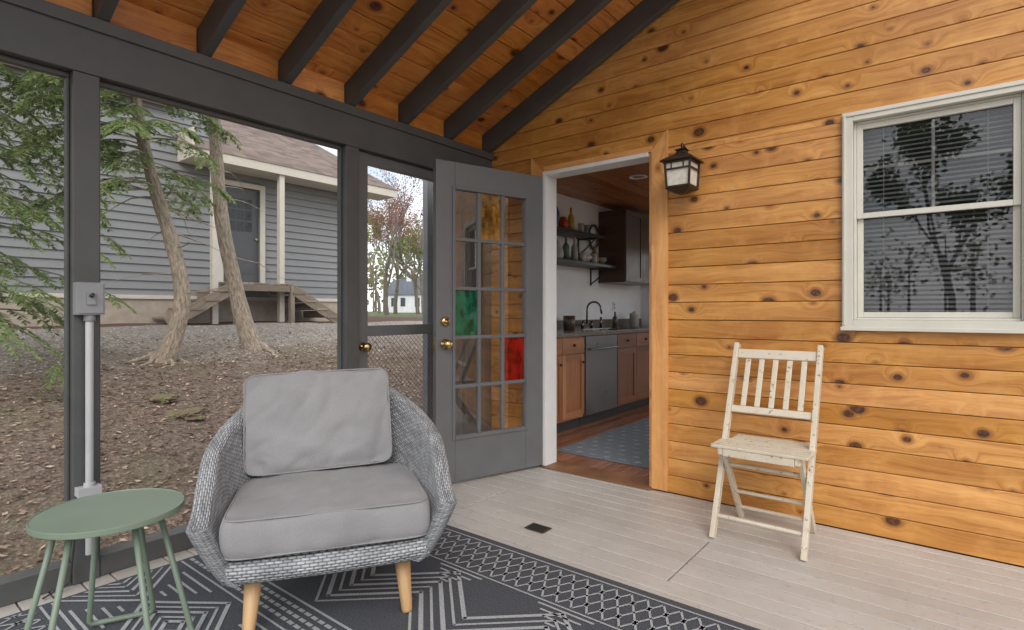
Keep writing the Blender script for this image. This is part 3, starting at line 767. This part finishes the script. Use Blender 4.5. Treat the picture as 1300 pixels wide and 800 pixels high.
b.obj('kitchen_window',[M_white],bevel=.002)
b=MB();b.box(-2.45,-1.35,3.64,5.55,.0035,.010);
def seg2(x0,y0,x1,y1,w):
    p=Vector((x0,y0,.0125));q=Vector((x1,y1,.0125));d=(q-p).normalized();s=Vector((-d.y,d.x,0))*w/2;b.face([p-s,q-s,q+s,p+s],m=1)
for i in range(9):
    for j in range(15):
        x=-2.39+i*.122+(j%2)*.05;y=3.70+j*.125
        seg2(x-.03,y,x+.03,y,.012)
        if (i+j)%2: seg2(x,y-.03,x,y+.03,.012)
b.obj('kitchen_rug',[rugmat('rug_blue',(.15,.18,.21),(.22,.25,.28)),rugmat('rug_ivory',(.5,.51,.51),(.65,.65,.63))])
# ---------------------------------------------------------------- ground
prof_g=[(-2.5,-.42),(-2.9,-.38),(-4.0,-.24),(-5,-.05),(-6,.17),(-7,.40),(-8,.60),(-9,.72),(-10.5,.83),(-12,.88),(-20,.90)]
def gz(x,y):
    if x>=-2.5: z=-.42
    elif x<=-20: z=.90
    else:
        for (a,za),(c,zc) in zip(prof_g[:-1],prof_g[1:]):
            if c<=x<=a: t=(a-x)/(a-c);z=lerp(za,zc,t);break
    nr=min(1,max(0,(-x-2.9)/1.0)) if x>-30 else 0
    return z+nr*(.05*noise.noise(Vector((x*.6,y*.6,0)))+.02*noise.noise(Vector((x*2.5,y*2.5,3))))
def axis(lo,hi,step,far):
    a=[lo+i*step for i in range(int((hi-lo)/step)+1)];o=[];d=step
    v=lo
    while v>-far: d*=1.35;v-=d;o.insert(0,v)
    d=step;v=a[-1]
    while v<far: d*=1.35;v+=d;a.append(v)
    return o+a
XA=axis(-14,-2.2,.10,900);YA=axis(-3,11,.10,900)
V=[(x,y,gz(x,y)) for x in XA for y in YA];nY=len(YA)
Fs=[(i*nY+j,(i+1)*nY+j,(i+1)*nY+j+1,i*nY+j+1) for i in range(len(XA)-1) for j in range(nY-1)]
me=bpy.data.meshes.new('ground');me.from_pydata(V,[],Fs)
for p_ in me.polygons:p_.use_smooth=True
t=MT('ground_mulch_gravel_grass');p=t.pos();x,y,z=t.sep(p)
n1=t.noise(p,1.1,3,.6);n2=t.noise(p,9,3,.7);n3=t.noise(p,38,4,.75)
vo=t.n('ShaderNodeTexVoronoi');t.set(vo.inputs['Vector'],p);vo.inputs['Scale'].default_value=34;vc=t.sep(vo.outputs['Color'])
mul=t.mix(t.rng(vc[0],0,1),(.15,.09,.06),(.38,.28,.205));mul=t.mix(t.rng(n3,.40,.60),(.095,.060,.044),mul);mul=t.mix(t.rng(n2,.45,.7,0,.6),mul,(.27,.22,.17))
mul=t.mix(t.rng(n1,.5,.72,0,.4),mul,(.18,.185,.09))
v2=t.n('ShaderNodeTexVoronoi');t.set(v2.inputs['Vector'],p);v2.inputs['Scale'].default_value=26;vg=t.sep(v2.outputs['Color'])
gr=t.mix(vg[1],(.32,.28,.235),(.50,.455,.40));gr=t.mix(t.rng(v2.outputs['Distance'],.35,.65,0,.7),gr,(.18,.155,.13));gr=t.mix(t.rng(n2,.5,.7,0,.5),gr,(.30,.24,.185))
e_=t.math('ADD',x,t.math('MULTIPLY',t.math('SUBTRACT',n1,.5),3.0))
e_=t.math('ADD',e_,t.math('MULTIPLY',t.math('SUBTRACT',n3,.5),1.0))
c=t.mix(t.rng(e_,-7.1,-8.2),mul,gr)
house=t.rng(t.math('ADD',x,t.math('MULTIPLY',n3,.5)),-10.5,-10.8);c=t.mix(house,c,t.mix(n3,(.07,.035,.025),(.20,.10,.07)))
grass=t.mix(n2,(.08,.11,.04),(.14,.17,.07));far_=t.math('MAXIMUM',t.rng(x,-17,-19),t.rng(y,12,15));c=t.mix(far_,c,grass)
t.col(c);t.rough(.95);t.bump(t.math('ADD',n3,vo.outputs['Distance']),.9,.03)
me.materials.append(t.mat);o=bpy.data.objects.new('ground',me);S.collection.objects.link(o)
random.seed(11);b=MB()
for i in range(20000):
    x=-2.95-random.random()**.8*6.3;y=random.uniform(-1.5,6.5);s=random.uniform(.008,.030)
    if x<-7.5 and random.random()<.6: continue
    c=Vector((x,y,gz(x,y)+.006+random.random()*.012));a=random.random()*6.28
    d=Vector((math.cos(a),math.sin(a),random.uniform(-.4,.4)))*s;e2=Vector((-math.sin(a),math.cos(a),random.uniform(-.4,.4)))*s*random.uniform(.25,.8)
    b.face([c-d,c-e2*.8,c+d,c+e2],r=random.random(),m=0)
for i in range(160):
    x=random.uniform(-8,-3.1);y=random.uniform(-1,5);a=random.random()*6.28;Lt=random.uniform(.08,.4);q=[]
    for k in range(4):
        xx=x+math.cos(a)*Lt*k/3;yy=y+math.sin(a)*Lt*k/3+random.uniform(-.02,.02);q.append((xx,yy,gz(xx,yy)+.012))
    b.tube(q,[.004,.0035,.003,.0015],n=4,r=random.random()*.6)
t=MT('dry_leaves');cr=t.n('ShaderNodeValToRGB');t.set(cr.inputs[0],t.rnd());el=cr.color_ramp.elements;el[0].color=(.085,.048,.032,1);el[1].color=(.57,.48,.38,1);k=el.new(.5);k.color=(.26,.17,.11,1);k=el.new(.8);k.color=(.37,.265,.18,1)
t.col(cr.outputs[0]);t.rough(.9);b.obj('leaf_litter',[t.mat])
b=MB()
for i in range(4000):
    x=random.uniform(-10.6,-7.2);y=random.uniform(-1,9.5);s=random.uniform(.010,.024);c=Vector((x,y,gz(x,y)+s*.3));
    q=[c+Vector((random.uniform(.6,1)*s*math.cos(a),random.uniform(.6,1)*s*math.sin(a),0)) for a in (0.3,1.4,2.6,3.7,5.0)];top=c+Vector((0,0,s*.7));r=random.random()
    for k in range(5): b.face([q[k],q[(k+1)%5],top],r=r)
t=MT('gravel_stone');t.col(t.mix(t.rnd(),(.28,.245,.205),(.50,.46,.41)));t.rough(.9);b.obj('gravel',[t.mat])
def rock(name,x,y,s):
    bm=bmesh.new();bmesh.ops.create_icosphere(bm,subdivisions=5,radius=1)
    for v in bm.verts:
        d=v.co.copy();k=1+.55*noise.noise(d*1.3+Vector((x*3,y,0)))+.22*noise.noise(d*4)+.08*noise.noise(d*11);v.co=Vector((d.x*s*1.3*k,d.y*s*k,d.z*s*.40*k))+Vector((x,y,gz(x,y)-s*.04))
    me=bpy.data.meshes.new(name);bm.to_mesh(me);bm.free()
    for p_ in me.polygons:p_.use_smooth=True
    t=MT(name+'_mossy');p=t.pos();n1=t.noise(p,14,5,.7);n2=t.noise(p,70,4);t.col(t.mix(t.rng(n1,.45,.62),(.20,.14,.095),(.21,.20,.08)));t.rough(.9);t.bump(t.math('ADD',n1,n2),.9,.03);me.materials.append(t.mat)
    o=bpy.data.objects.new(name,me);S.collection.objects.link(o)
rock('mossy_rock',-6.2,2.20,.13);rock('mossy_rock',-5.75,2.24,.15)
# ---------------------------------------------------------------- trees
def bark(name,c1,c2):
    t=MT(name);x,y,_=t.sep(t.uv());n1=t.noise(t.comb(t.math('MULTIPLY',x,9),t.math('MULTIPLY',y,38)),1,4,.7);n2=t.noise(t.pos(),5,3)
    c=t.mix(t.rng(n1,.38,.62),c1,c2);c=t.mix(t.rng(n2,.5,.7,0,.4),c,(.22,.23,.16));t.col(c);t.rough(.9);t.bump(n1,1,.02);return t.mat
def leafm(name,c1,c2,trans=.35):
    t=MT(name);nt=t.nt;nt.nodes.remove(t.b);c=t.mix(t.rnd(),c1,c2);d=t.n('ShaderNodeBsdfDiffuse');t.set(d.inputs[0],c)
    tr=t.n('ShaderNodeBsdfTranslucent');t.set(tr.inputs[0],c);m=t.n('ShaderNodeMixShader');m.inputs[0].default_value=trans
    nt.links.new(d.outputs[0],m.inputs[1]);nt.links.new(tr.outputs[0],m.inputs[2]);nt.links.new(m.outputs[0],t.out.inputs[0]);return t.mat
M_barkp=bark('pale_bark',(.21,.165,.12),(.50,.41,.32));M_barkd=bark('dark_bark',(.09,.07,.055),(.22,.175,.14))
M_hem=leafm('hemlock_needles',(.17,.26,.09),(.38,.46,.20),.5)
def spray(b,base,d,L,dens=1.0):
    d=d.normalized();side=d.cross(Vector((0,0,1)));
    if side.length<.1: side=Vector((1,0,0))
    side.normalize();p=base.copy();n=int(9*dens)+3;st=L/n;r=random.random();q0=p.copy();pts=[p.copy()]
    for i in range(n):
        d2=(d+Vector((0,0,-.06*i))).normalized();p=p+d2*st;pts.append(p.copy())
        wl=L*.42*(1-abs(i/n-.35)*.9)
        for sg in (-1,1):
            for rep in range(2):
                dr=(side*sg*random.uniform(.7,1.1)+d2*random.uniform(.3,1.0)+Vector((0,0,random.uniform(-.5,.15)))).normalized()
                l=wl*random.uniform(.5,1.0);w=random.uniform(.008,.015)
                up=dr.cross(Vector((random.uniform(-.4,.4),random.uniform(-.4,.4),1))).normalized()*w
                a=p+d2*random.uniform(-st,st)
                b.face([a,a+dr*l*.5+up,a+dr*l,a+dr*l*.5-up],m=1,r=min(1,max(0,r*.6+random.random()*.4)))
    b.tube([pts[0],pts[len(pts)//2],pts[-1]],[.004,.003,.001],n=3,m=0,cap=False)
def evergreen(name,trunk,rads,z0,z1,nb,Lmax,barkm,seed,roots=True,bias=None,dens=1.0,bare=0):
    random.seed(seed);b=MB()
    pts=[Vector(p) for p in trunk]
    P2=[];R2=[];ns=6
    for i in range(len(pts)-1):
        p0=pts[max(i-1,0)];p1=pts[i];p2=pts[i+1];p3=pts[min(i+2,len(pts)-1)]
        for k in range(ns):
            t=k/ns;q=.5*((2*p1)+(-p0+p2)*t+(2*p0-5*p1+4*p2-p3)*t*t+(-p0+3*p1-3*p2+p3)*t**3);P2.append(q);R2.append(lerp(rads[i],rads[i+1],t)*(1+.09*noise.noise(q*5)))
    P2.append(pts[-1]);R2.append(rads[-1]);b.tube(P2,R2,n=14)
    if roots:
        bs=P2[0]
        for k in range(6):
            a=k*1.05+random.uniform(-.3,.3);L=random.uniform(.22,.5);d=Vector((math.cos(a),math.sin(a),0));q=[]
            for j in range(5):
                tt=j/4;w=bs+d*L*tt;w+=Vector((-d.y,d.x,0))*.06*math.sin(tt*4+k);w.z=gz(w.x,w.y)+lerp(.07,.0,min(1,tt*1.8))-(.02 if tt>.9 else 0);q.append(w)
            b.tube(q,[rads[0]*.45,rads[0]*.32,.024,.015,.006],n=7)
    def at(z):
        for i in range(len(P2)-1):
            if P2[i].z<=z<=P2[i+1].z:
                t=(z-P2[i].z)/max(1e-5,P2[i+1].z-P2[i].z);return P2[i].lerp(P2[i+1],t)
        return P2[-1]
    for k in range(nb):
        z=lerp(z0,z1,(k+random.random())/nb);c=at(z);a=random.random()*6.28
        if bias and random.random()<bias[1]: a=bias[0]+random.gauss(0,.8)
        L=Lmax*random.uniform(.55,1)*(1-.45*(z-z0)/(z1-z0));d=Vector((math.cos(a),math.sin(a),random.uniform(.0,.35)));q=[c];p=c.copy();n=7
        for j in range(n):
            d=(d+Vector((random.uniform(-.15,.15),random.uniform(-.15,.15),-.10))).normalized();p=p+d*L/n;q.append(p.copy())
            if j>=1:
                for sg in (-1,1):
                    if random.random()<.85*dens:
                        sd=Vector((-d.y,d.x,0))*sg;spray(b,p,(d*.7+sd+Vector((0,0,-.25))),random.uniform(.2,.38)*(L/1.2)**.4)
        b.tube(q,[.016]+[lerp(.012,.003,j/(n-1)) for j in range(n)],n=5,cap=False)
        if dens>0:spray(b,p,d,.3)
    for k in range(bare):
        z=lerp(1.3,z0,random.random());c=at(z);a=random.random()*6.28;d=Vector((math.cos(a),math.sin(a),.1));q=[c];p=c.copy()
        for j in range(6):
            d=(d+Vector((random.uniform(-.3,.3),random.uniform(-.3,.3),random.uniform(-.3,.1)))).normalized();p=p+d*.14;q.append(p.copy())
        b.tube(q,[.012,.010,.008,.006,.004,.003,.0015],n=4,cap=False)
    return b.obj(name,[barkm,M_hem])
g1=gz(-7.47,2.63);g2=gz(-7.85,3.99)
evergreen('hemlock_tree',[(-7.47,2.63,g1-.1),(-7.38,2.76,g1+.35),(-7.35,2.82,g1+.8),(-7.42,2.74,g1+1.4),(-7.54,2.60,2.55),(-7.66,2.46,3.4),(-7.7,2.35,4.6),(-7.75,2.3,6.5)],[.135,.095,.088,.082,.072,.062,.05,.02],2.55,5.2,58,1.35,M_barkp,21,bare=14,bias=(-.9,.55))
evergreen('hemlock_tree',[(-7.85,3.99,g2-.1),(-7.95,3.86,g2+.4),(-8.02,3.75,g2+1.0),(-8.08,3.62,g2+1.8),(-8.12,3.55,3.4),(-8.15,3.52,4.6),(-8.2,3.5,6.5)],[.155,.115,.10,.092,.082,.065,.03],4.1,6.3,16,.8,M_barkp,5,bare=6)
g3=gz(-7.75,.62)
evergreen('hemlock_tree',[(-7.75,.62,g3-.1),(-7.75,.62,1.8),(-7.8,.6,3.2),(-7.8,.6,6.5)],[.14,.11,.09,.03],1.0,6.0,66,1.85,M_barkd,33,bias=(.9,.45),dens=.95)
def deciduous(name,x,y,h,seed,leafmat,nleaf=3,ls=.12,barkm=M_barkd,spread=.5,depth=5,z=None):
    random.seed(seed);b=MB();z=gz(x,y) if z is None else z
    def br(p,d,L,r,lv):
        q=[p];n=4
        for j in range(n):
            d=(d+Vector((random.uniform(-.18,.18),random.uniform(-.18,.18),random.uniform(-.05,.12)))).normalized();p=p+d*L/n;q.append(p.copy())
        b.tube(q,[lerp(r,r*.62,j/n) for j in range(n+1)],n=6 if lv<2 else 3,cap=False)
        if lv>=depth-2 and leafmat and nleaf:
            for k in range(nleaf):
                c=q[random.randint(1,n)]+Vector((random.gauss(0,.2),random.gauss(0,.2),random.gauss(0,.2)))*(max(ls,.08)/.12)
                a=Vector((random.uniform(-1,1),random.uniform(-1,1),random.uniform(-1,1))).normalized()*ls;e2=a.orthogonal().normalized()*ls*.7
                b.face([c-a,c-e2,c+a,c+e2],m=1,r=random.random())
        if lv<depth:
            for k in range(random.choice((2,3,3))):
                a=random.random()*6.28;dd=(d+Vector((math.cos(a),math.sin(a),random.uniform(-.1,.4)))*spread*random.uniform(.8,1.5)).normalized()
                br(q[random.randint(2,n)],dd,L*random.uniform(.62,.82),r*.55,lv+1)
    br(Vector((x,y,z-.1)),Vector((0,0,1)),h*.30,h*.014,0)
    return b.obj(name,[barkm,leafmat or barkm])
M_red=leafm('red_buds',(.24,.10,.09),(.38,.20,.15),.3);M_yg=leafm('spring_leaves',(.17,.22,.06),(.34,.37,.14),.4);M_gn=leafm('green_leaves',(.09,.14,.045),(.20,.25,.10),.35)
deciduous('bare_tree',-20.5,16.6,8.5,41,M_red,4,.035,depth=6)
deciduous('bare_tree',-25.5,23.0,9.5,42,M_red,4,.045,depth=6)
deciduous('bare_tree',-30,25.0,11,52,M_red,4,.045,depth=6)
deciduous('birch_tree',-31,28.5,10.5,43,M_yg,8,.09)
deciduous('birch_tree',-40,31.5,12,44,M_yg,8,.11)
deciduous('birch_tree',-38,36.5,12,47,M_gn,7,.12)
deciduous('maple_tree',-22,6.5,11,45,M_yg,5,.16,z=.9);deciduous('maple_tree',-21,0.5,12,46,M_gn,5,.16,z=.9)
for i,(x,y) in enumerate(((8,-24),(17,-20),(24,-14),(0,-27))):
    deciduous('garden_tree',x,y,15,60+i,M_gn if i%2 else M_yg,16,.15,z=-.42)
random.seed(5);b=MB()
for k in range(220):
    a=random.uniform(0,2*math.pi);R_=random.uniform(95,135);cx_,cy_=R_*math.cos(a),R_*math.sin(a);h=random.uniform(10,19);w=random.uniform(3,5.5)
    rr=random.random();b.tube([(cx_,cy_,.5),(cx_,cy_,h*.8)],[.25,.08],n=4,m=0,cap=False)
    for j in range(100):
        v=Vector((random.gauss(0,.42),random.gauss(0,.42),random.gauss(0,.33)));c=Vector((cx_+v.x*w,cy_+v.y*w,h*.62+v.z*h*.6));s=random.uniform(.25,.6)
        if c.z<.5: c.z=1.0
        d=Vector((random.uniform(-1,1),random.uniform(-1,1),random.uniform(-1,1))).normalized()*s;e2=d.orthogonal().normalized()*s*.7
        b.face([c-d,c-e2,c+d,c+e2],m=1,r=rr*.7+random.random()*.3)
b.obj('distant_trees',[M_barkd,leafm('distant_leaves',(.19,.16,.12),(.29,.30,.15),.3)])
# ---------------------------------------------------------------- grey house
H=empty('grey_house');HX=-11.84
M_sid=paint('grey_clapboard',(.235,.24,.245),.6,.05,sc=3,bump=0);M_shin=MT('brown_shingles');t=M_shin;p=t.pos();x,y,z=t.sep(p)
n1=t.noise(t.comb(t.math('MULTIPLY',t.math('FLOOR',t.math('MULTIPLY',y,4)),1.7),t.math('MULTIPLY',t.math('FLOOR',t.math('MULTIPLY',x,7)),3.1)),1,0)
t.col(t.mix(t.rng(n1,.3,.7),(.12,.085,.07),(.23,.17,.145)));t.rough(.95);wvx=t.math('FRACT',t.math('MULTIPLY',x,7));t.bump(t.math('ADD',wvx,t.noise(p,60,3)),.6,.02);M_shin=t.mat
b=MB()
def siding(y0,y1,z0,z1,X,h=.155):
    z=z0
    while z<z1-.01:
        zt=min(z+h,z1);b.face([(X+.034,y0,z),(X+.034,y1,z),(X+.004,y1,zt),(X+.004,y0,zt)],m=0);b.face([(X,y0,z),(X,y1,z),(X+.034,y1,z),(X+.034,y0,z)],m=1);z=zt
DY0,DY1=5.30,6.08;DZ0,DZ1=1.70,3.72
siding(-9,DY0,1.36,5.1,HX);siding(DY0,DY1,DZ1,4.2,HX);siding(DY1,8.62,1.36,4.2,HX);siding(DY0,DY1,1.36,DZ0,HX)
b.obj('siding',[M_sid,paint('clapboard_lap_shadow',(.10,.10,.105),.8,bump=0)],H)  # lap undersides get a darker clapboard colour, a painted shadow line
b=MB();b.box(HX-.12,HX-.001,-9,DY0-.001,.6,5.05);b.box(HX-.12,HX-.001,DY1,8.6,.6,4.2);b.box(HX-5,HX-.12,8.5,8.6,.6,4.4)
b.box(HX-.0005,HX+.012,-9,8.61,.6,1.355,m=1)
b.obj('foundation_and_core',[M_sid,paint('foundation',(.42,.36,.29),.9,.15)],H)
b=MB()
b.box(HX+.001,HX+.06,8.56,8.68,1.36,4.05);b.box(HX+.002,HX+.05,-9,8.55,1.33,1.40)
b.box(HX+.72,HX+.76,4.45,9.3,3.98,4.17);b.box(HX+.0,HX+.72,4.45,9.3,4.0,4.03)
b.box(HX+.0,HX+.70,4.45,4.49,4.031,4.55)
b.box(HX+.15,HX+.19,-9,4.40,5.0,5.2);b.box(HX+.03,HX+.15,-9,4.40,5.02,5.05)
b.box(HX+.036,HX+.065,DY0-.11,DY0+.0,DZ0,DZ1+.10);b.box(HX+.036,HX+.065,DY1,DY1+.11,DZ0,DZ1+.10);b.box(HX+.037,HX+.063,DY0+.001,DY1-.001,DZ1,DZ1+.099)
for yy in (4.86,6.22): b.box(HX+.60,HX+.71,yy-.055,yy+.055,.85,3.999)
b.obj('trim',[paint('cream_trim',(.62,.57,.49),.5,.05)],H)
b=MB();b.face([(HX+.78,4.4,4.16),(HX+.78,9.35,4.16),(HX-3.2,9.35,6.15),(HX-3.2,4.4,6.15)]);b.face([(HX+.2,-9.3,5.2),(HX+.2,4.45,5.2),(HX-4,4.45,7.3),(HX-4,-9.3,7.3)])
b.face([(HX-3.2,4.4,6.15),(HX-3.2,9.35,6.15),(HX-7,9.35,4.1),(HX-7,4.4,4.1)])
b.obj('roof',[M_shin],H)
b=MB();b.face([(HX-.0,8.55,4.2),(HX-.0,9.2,4.2),(HX-3.2,9.2,6.0)]);b.obj('gable',[M_sid],H)
b=MB();yc=(DY0+DY1)/2
b.box(HX-.06,HX-.02,DY0+.005,DY1-.005,DZ0+.02,DZ1-.005);b.box(HX-.019,HX-.012,DY0+.12,DY1-.12,DZ0+.2,DZ0+.95,m=0)
for i in range(3):
    for j in range(3):
        ya=DY0+.14+i*.17;za=DZ0+1.1+j*.24;b.box(HX-.0195,HX-.015,ya,ya+.15,za,za+.21,m=1)
b.tube([(HX-.02,DY1-.07,DZ0+.95),(HX+.03,DY1-.07,DZ0+.95)],.025,m=2)
b.obj('door',[paint('house_door',(.085,.09,.095),.4,.05),paint('dark_pane',(.03,.035,.04),.3),M_brass],H)
b=MB();M_wea=pine('weathered_wood',(.38,.31,.24),(.30,.24,.18),(.18,.14,.11),kn=False,rough=.9,coat=0)
x0,x1=HX+.04,HX+1.0
yy=5.08
while yy<6.25: b.box(x0,x1,yy,yy+.13,1.63,1.665,along=0);yy+=.137
for k in range(4):
    z=1.63-(k+1)*.17
    for sg,edge in ((-1,5.08),(1,6.30)):
        ya=edge+sg*k*.27;yb=edge+sg*(k+1)*.27
        b.box(x0,x1+.02,min(ya,yb),max(ya,yb),z,z+.04,along=0);b.box(x0,x1,(ya if sg<0 else ya)-.012,ya+.012,z+.041,z+.16,along=0)
for sg,edge in ((-1,5.08),(1,6.30)):
    b.bar((x1-.02,edge+sg*.02,1.55),(x1-.02,edge+sg*1.15,.86),.04,.22)
for yy in (5.1,6.25): b.box(x1-.10,x1-.001,yy,yy+.09,.7,1.629)
b.box(x1-.03,x1-.0015,5.2,6.24,1.50,1.628,along=1)
b.obj('wooden_steps',[M_wea],bevel=.004)
WC=empty('white_cottage');Mw=Matrix.Translation((-63.2,57.0,.85))@Matrix.Rotation(math.radians(20),4,'Z')@Matrix.Diagonal((.78,.78,1.05,1))
b=MB();b.box(-5,5,-3.5,3.5,0,2.7,M=Mw)
def gab(x):
    return [Mw@Vector((x,-3.5,2.7)),Mw@Vector((x,3.5,2.7)),Mw@Vector((x,0,4.7))]
b.face(gab(-5));b.face(gab(5));b.box(-2.2,-1.2,-.6,.4,4.2,5.9,M=Mw)
b.obj('walls',[paint('white_siding',(.62,.64,.66),.6,bump=0)],WC)
b=MB();b.face([Mw@Vector(q) for q in ((-5.4,-3.9,2.55),(5.4,-3.9,2.55),(5.4,0,4.85),(-5.4,0,4.85))]);b.face([Mw@Vector(q) for q in ((-5.4,3.9,2.55),(5.4,3.9,2.55),(5.4,0,4.85),(-5.4,0,4.85))]);b.obj('roof',[paint('grey_roof',(.10,.115,.135),.9,bump=0)],WC)
b=MB()
for xx in (-3.8,-1.8,1.2,3.2): b.box(xx,xx+1,-3.56,-3.51,.9,2.1,M=Mw);
for yy in (-2,1): b.box(5.01,5.06,yy,yy+1,.9,2.1,M=Mw)
b.obj('windows',[paint('cottage_pane',(.05,.06,.08),.2,bump=0)],WC)
# ---------------------------------------------------------------- light
w=bpy.data.worlds.new('World');S.world=w;w.use_nodes=True;nt=w.node_tree;bg=nt.nodes['Background']
sky=nt.nodes.new('ShaderNodeTexSky');sky.sky_type='NISHITA';sky.sun_disc=False
EL,AZ=math.radians(38),math.radians(140)
sky.sun_elevation=EL;sky.sun_rotation=AZ;sky.air_density=1.0;sky.dust_density=2.0
tc_=nt.nodes.new('ShaderNodeTexCoord');ns=nt.nodes.new('ShaderNodeTexNoise');ns.inputs['Scale'].default_value=3.2;ns.inputs['Detail'].default_value=5
mp=nt.nodes.new('ShaderNodeMapping');mp.inputs['Scale'].default_value=(1,1,2.5);nt.links.new(tc_.outputs['Generated'],mp.inputs[0]);nt.links.new(mp.outputs[0],ns.inputs['Vector'])
mr=nt.nodes.new('ShaderNodeMapRange');mr.inputs[1].default_value=.38;mr.inputs[2].default_value=.60;mr.inputs[3].default_value=.25;mr.inputs[4].default_value=1.0;nt.links.new(ns.outputs[0],mr.inputs[0])
mx=nt.nodes.new('ShaderNodeMix');mx.data_type='RGBA';nt.links.new(mr.outputs[0],mx.inputs[0]);nt.links.new(sky.outputs[0],mx.inputs[6]);mx.inputs[7].default_value=(14.4,14.4,14.6,1)
nt.links.new(mx.outputs[2],bg.inputs[0]);bg.inputs[1].default_value=.15
sd=bpy.data.lights.new('sun','SUN');sd.energy=1.35;sd.angle=math.radians(28);sd.color=(1,.97,.93);so=bpy.data.objects.new('sun',sd);S.collection.objects.link(so)
dv=Vector((math.sin(AZ)*math.cos(EL),math.cos(AZ)*math.cos(EL),math.sin(EL)))
so.rotation_euler=dv.to_track_quat('Z','Y').to_euler()
# ---------------------------------------------------------------- camera
cd=bpy.data.cameras.new('camera');co=bpy.data.objects.new('camera',cd);S.collection.objects.link(co);S.camera=co
co.location=(0,0,1.1);co.rotation_euler=(math.pi/2,0,math.radians(38.38));cd.sensor_width=36;cd.lens=19.58;cd.shift_y=-.0038;cd.clip_start=.05;cd.clip_end=3000
S.view_settings.view_transform='Standard';S.view_settings.look='None';S.view_settings.exposure=0
